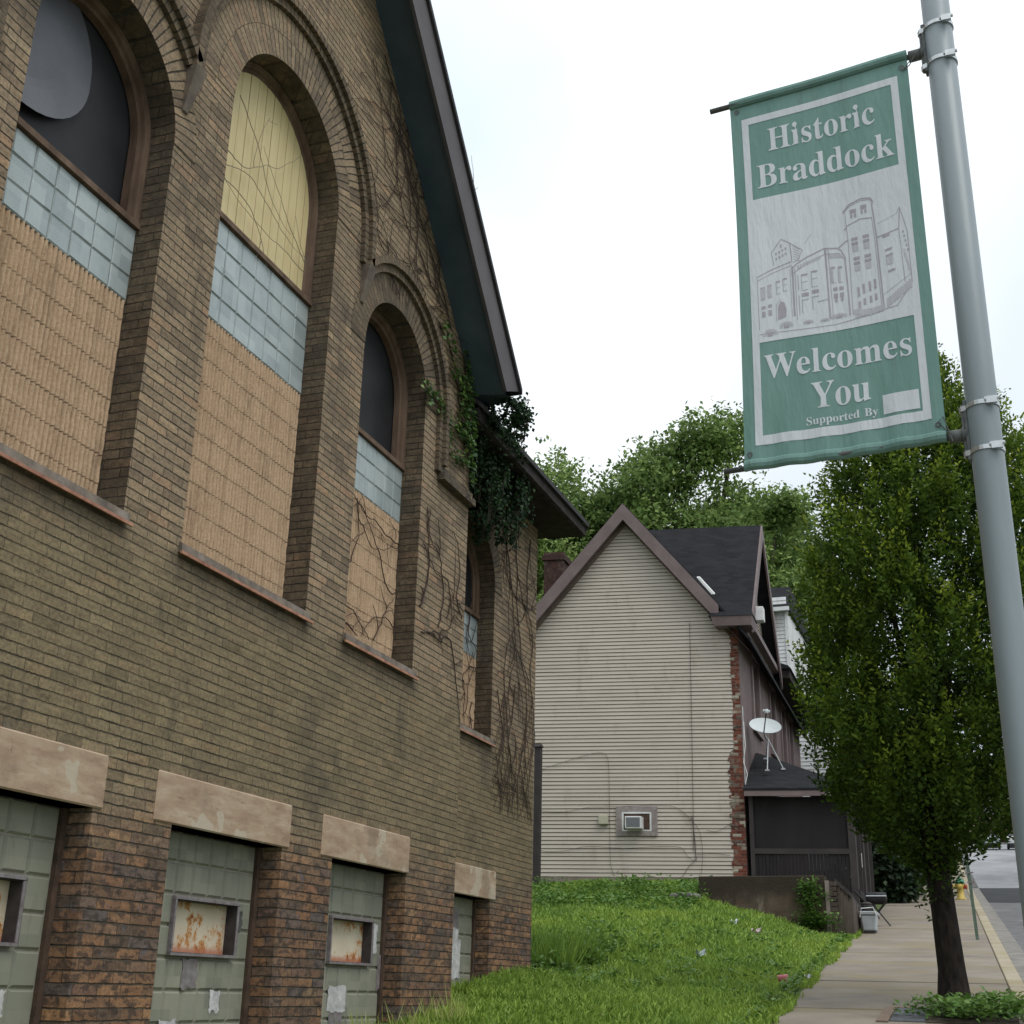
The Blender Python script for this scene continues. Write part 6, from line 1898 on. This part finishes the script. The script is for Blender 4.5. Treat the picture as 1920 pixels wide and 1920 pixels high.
M['pink'] = mottled('pink_plastic', (.55, .12, .14), (.72, .30, .30), 20, .5, 0)
M['paper'] = mottled('white_paper', (.55, .58, .58), (.70, .70, .70), 20, .8, 0)
cup = MB(); cx, cy_ = -2.78, 17.9
cup.lathe((cx, cy_, lawn_h(cx, cy_) + .10), [(.02, -.065), (.042, -.06), (.05, .03), (.056, .06), (.054, .065)], 14, axis='X')
tag(cup.build('crushed_cup', M['pink'], smooth=True), 'crushed pink plastic cup lying on the grass near the pavement', 'cup')
litter('paper_scrap', 'crumpled bluish plastic bag lying in the middle of the lawn', 'litter', -4.35, 20.2, mottled('bluish_film', (.38, .46, .47), (.56, .62, .63), 20, .4, 0), .16, 1)
litter('paper_scrap', 'white paper scrap high on the lawn before the retaining wall', 'litter', -4.72, 25.0, M['paper'], .13, 2)
litter('paper_scrap', 'pinkish crumpled wrapper in the weeds below the wall', 'litter', -4.25, 24.6, mottled('pinkish_paper', (.5, .40, .38), (.62, .54, .52), 20, .8, 0), .16, 3)
litter('paper_scrap', 'small white scrap at the edge of the pavement', 'litter', -2.52, 18.4, M['paper'], .08, 4)
tyre = MB(); tyre.lathe((-6.15, 27.2, lawn_h(-6.15, 27.2) + .09), [(.22, -.06), (.30, -.05), (.32, 0), (.30, .05), (.22, .06), (.20, 0)], 20)
tag(tyre.build('old_tyre', M['vent_metal'], smooth=True), 'old grey tyre lying in the weeds beside the retaining wall', 'tyre')

# ================================================================== climbing plants on the church
def wall_vine(m, X, start, ang, n, step, r, seed, depth=0, bounds=None, wander=.35, branch=.10, off=.012):
    q = random.Random(seed); y, z = start; P = []
    for i in range(n):
        P.append((X + off + q.uniform(0, .006), y, z))
        ang += q.gauss(0, wander)
        y += math.cos(ang) * step; z += math.sin(ang) * step
        if bounds and not (bounds[0] < y < bounds[1] and bounds[2] < z < bounds[3]): break
        if depth and q.random() < branch:
            wall_vine(m, X, (y, z), ang + q.choice((-1, 1)) * q.uniform(.4, 1.1), int(n * q.uniform(.3, .6)), step, r * .7, q.randrange(10 ** 6), depth - 1, bounds, wander, branch, off)
    if len(P) > 2: m.tube(P, [max(.0018, r * (1 - .6 * i / len(P))) for i in range(len(P))], 5)


def vine(name, label, mat, X, starts, bounds, seed, off=.012, **kw):
    m = MB()
    for i, (y, z, a, n, r) in enumerate(starts): wall_vine(m, X, (y, z), a, n, .05, r, seed + i * 17, 2, bounds, off=off, **kw)
    return tag(m.build(name, mat), label, 'vine')


IX = WX - .22
vine('bare_vine', 'leafless brown vine spread over the stone blocks of the smaller arched window', M['stem'], IX,
     [(10.75, 6.0, 2.6, 34, .008), (10.75, 5.85, 2.9, 30, .007), (9.72, 5.35, .2, 26, .006), (10.7, 5.35, 3.3, 30, .007), (9.72, 4.95, .3, 28, .007), (10.72, 5.0, 2.7, 30, .006), (9.75, 4.80, .1, 24, .009), (10.3, 4.78, .9, 20, .007), (9.8, 6.0, -.9, 24, .006)],
     (9.40, 10.76, 4.74, 6.06), 100, off=.022, wander=.30)
vine('bare_vine', 'leafless vine branching over the wall right of the smaller arched window', M['stem'], WX,
     [(10.85, 5.25, .7, 30, .011), (10.9, 5.0, .1, 34, .010), (11.3, 5.15, .9, 26, .008), (11.5, 5.3, 1.2, 24, .007), (11.6, 5.45, 2.2, 20, .007), (11.9, 5.4, 2.6, 22, .007), (10.8, 4.55, -1.5, 22, .009)],
     (10.80, 11.97, 3.5, 6.3), 200, wander=.30)
vine('bare_vine', 'dense leafless vines hanging on the set back wing wall', M['stem'], WX2,
     [(14.35, 7.4, -1.3, 80, .010), (14.5, 7.5, -1.5, 70, .008), (14.9, 7.4, -1.6, 80, .008), (15.4, 7.5, -1.6, 80, .008), (14.3, 5.2, -1.2, 50, .007), (14.9, 5.4, -1.6, 56, .008), (15.5, 6.2, -1.5, 60, .007), (14.6, 6.8, -.8, 50, .007), (15.3, 4.9, -1.4, 40, .006)],
     (14.18, 15.70, 3.75, 7.72), 300, wander=.16)
vine('bare_vine', 'thin leafless vine over the blocks of the half hidden window', M['stem'], WX2 - .22, [(14.1, 5.4, 2.6, 24, .007), (13.7, 5.2, -1.2, 26, .007), (14.0, 5.0, -1.7, 26, .007), (13.75, 4.8, .2, 18, .006), (13.9, 6.3, -1.6, 30, .008)], (13.4, 14.14, 4.66, 6.5), 400, off=.024)
vine('bare_vine', 'thin pale vine stems crossing the cream boards of the tallest window', M['stem_pale'], IX, [(7.18, 8.02, -.1, 30, .0045), (7.16, 7.86, .12, 30, .004), (7.15, 7.76, .15, 30, .0045), (8.62, 7.72, 3.0, 24, .004), (7.30, 8.62, -.35, 26, .004), (8.55, 7.66, 3.25, 34, .0035)], (7.0, 8.66, 7.3, 8.75), 500, off=.018, wander=.13, branch=.02)
vine('bare_vine', 'fine dead vine stems on the brickwork under the gable soffit', M['stem'], WX,
     [(9.35, 10.6, -.85, 60, .006), (9.6, 10.2, -.9, 60, .006), (10.0, 9.7, -.8, 60, .006), (10.3, 9.3, -.9, 60, .007), (9.9, 9.9, -1.2, 50, .006), (11.3, 8.5, 2.3, 60, .008), (11.0, 8.6, 2.5, 50, .007), (9.2, 9.2, -.7, 50, .005), (9.3, 8.5, 1.0, 40, .005), (10.5, 8.75, 2.9, 30, .008), (9.5, 8.35, .2, 28, .008)],
     (8.8, 11.9, 8.14, 11.0), 600, wander=.18, branch=.08)


def ivy_on(paths, X, dens, size, spread, seed, mat, name, label, hang=None):
    g = np.random.default_rng(seed); t = thing(name, label, 'ivy', (X, paths[0][0][0], paths[0][0][1]))
    P, D, N = [], [], []
    m = MB()
    for pth in paths:
        ll = []
        for (y0, z0), (y1, z1) in zip(pth[:-1], pth[1:]):
            L = math.hypot(y1 - y0, z1 - z0); k = max(2, int(L * dens))
            f = g.random(k)
            P.append(np.stack([X + .015 + .05 * g.random(k), y0 + (y1 - y0) * f + g.normal(0, spread, k), z0 + (z1 - z0) * f + g.normal(0, spread, k)], 1))
            D.append(np.stack([.35 + .3 * g.random(k), g.normal(0, .5, k), -.55 + g.normal(0, .4, k)], 1)); N.append(np.stack([.8 + 0 * f, g.normal(0, .35, k), .5 + g.normal(0, .3, k)], 1))
        m.tube([(X + .012, y, z) for y, z in pth], .006, 5)
    P = np.concatenate(P); k = len(P); l = size * (.55 + .8 * g.random(k))
    m.build('stems', M['stem'], t)
    leaves('foliage', P, np.concatenate(D), np.concatenate(N), l, l * .8, g.random(k), mat, t)
    return t


ivy_on([[(10.96, 8.42), (11.26, 8.30), (11.43, 8.15), (11.63, 7.99), (11.80, 7.80)], [(11.62, 8.66), (11.66, 8.41), (11.78, 8.1), (11.9, 7.77), (11.93, 7.5)], [(11.3, 8.05), (11.5, 7.95), (11.7, 7.8), (11.9, 7.6)],
        [(10.58, 7.52), (10.78, 7.50), (11.08, 7.50), (11.42, 7.40), (11.72, 7.42), (11.94, 7.36)], [(10.75, 7.5), (10.72, 7.36)], [(11.1, 7.48), (11.2, 7.3), (11.4, 7.15)], [(11.75, 8.2), (11.85, 7.9), (11.92, 7.6), (11.95, 7.3), (11.96, 7.05), (11.97, 6.9)],
        [(11.39, 7.07), (11.67, 7.12), (11.93, 7.2)], [(11.55, 7.85), (11.7, 7.6), (11.85, 7.35)], [(11.55, 7.62), (11.75, 7.4), (11.93, 7.25)]], WX, 170, .052, .045, 9, M['ivy'], 'ivy', 'bright green ivy trailing over the brick beside the gable corner')
# hanging masses from the rake end and the wing eave
def ivy_mass(blobs, strands, size, seed, name, label, base, n0=420, mat='ivy_dark'):
    g = np.random.default_rng(seed); t = thing(name, label, 'ivy', base); P, D, N = [], [], []
    for (x, y, z), (rx, ry, rz_) , k in blobs:
        v = g.normal(0, 1, (k, 3)) * .55
        P.append(np.array([x, y, z]) + v * np.array([rx, ry, rz_])); D.append(g.normal(0, .6, (k, 3)) + np.array([.2, 0, -.5])); N.append(g.normal(0, .5, (k, 3)) + np.array([.5, -.4, .6]))
    m = MB()
    for (x, y, z), L in strands:
        k = max(4, int(L * 120)); f = g.random(k)
        P.append(np.stack([x + .05 * np.sin(f * 5) + g.normal(0, .022, k), y + g.normal(0, .022, k), z - L * f], 1)); D.append(g.normal(0, .5, (k, 3)) + np.array([0, 0, -.7])); N.append(g.normal(0, .5, (k, 3)) + np.array([.6, -.4, .3]))
        m.tube([(x, y, z), (x + .03, y, z - L * .5), (x + .01, y, z - L)], .005, 5)
    P = np.concatenate(P); k = len(P); l = size * (.6 + .8 * g.random(k))
    m.build('stems', M['stem'], t)
    leaves('foliage', P, np.concatenate(D), np.concatenate(N), l, l * .8, g.random(k), M[mat], t)


ivy_mass([((-4.66, 12.30, 7.99), (.12, .14, .09), 170), ((-4.53, 12.32, 7.90), (.10, .12, .13), 240), ((-4.60, 12.34, 7.78), (.12, .12, .08), 130), ((-4.80, 12.32, 7.86), (.10, .1, .07), 70)],
         [((-4.53, 12.3, 7.82), .42), ((-4.50, 12.32, 7.80), .26), ((-4.62, 12.3, 7.8), .30), ((-4.46, 12.3, 7.9), .22), ((-4.70, 12.3, 7.8), .18)], .050, 12, 'ivy', 'dark ivy clump dangling from the lower end of the gable rake', (-4.55, 12.3, 8.0))
blobs = []; q = random.Random(31)
for i in range(30):
    y = 12.15 + q.random() ** 1.3 * 1.7; blobs.append(((WX2 + .05 + .45 * q.random(), y, 7.85 - .80 * q.random() ** 1.5), (.11, .20, .22), 75))
for i in range(16):
    y = 12.3 + q.random() * 1.0; blobs.append(((-4.93 + q.uniform(-.04, .04), y, 7.88 + q.uniform(-.05, .12)), (.08, .16, .08), 60))
strands = [((WX2 + .06 + .4 * q.random(), 12.3 + 2.0 * q.random(), 7.75), q.uniform(.3, 1.0)) for i in range(46)]
ivy_mass(blobs, strands, .050, 13, 'ivy', 'dark ivy mass draping the eave of the set back wing', (-5.3, 13.0, 7.7))
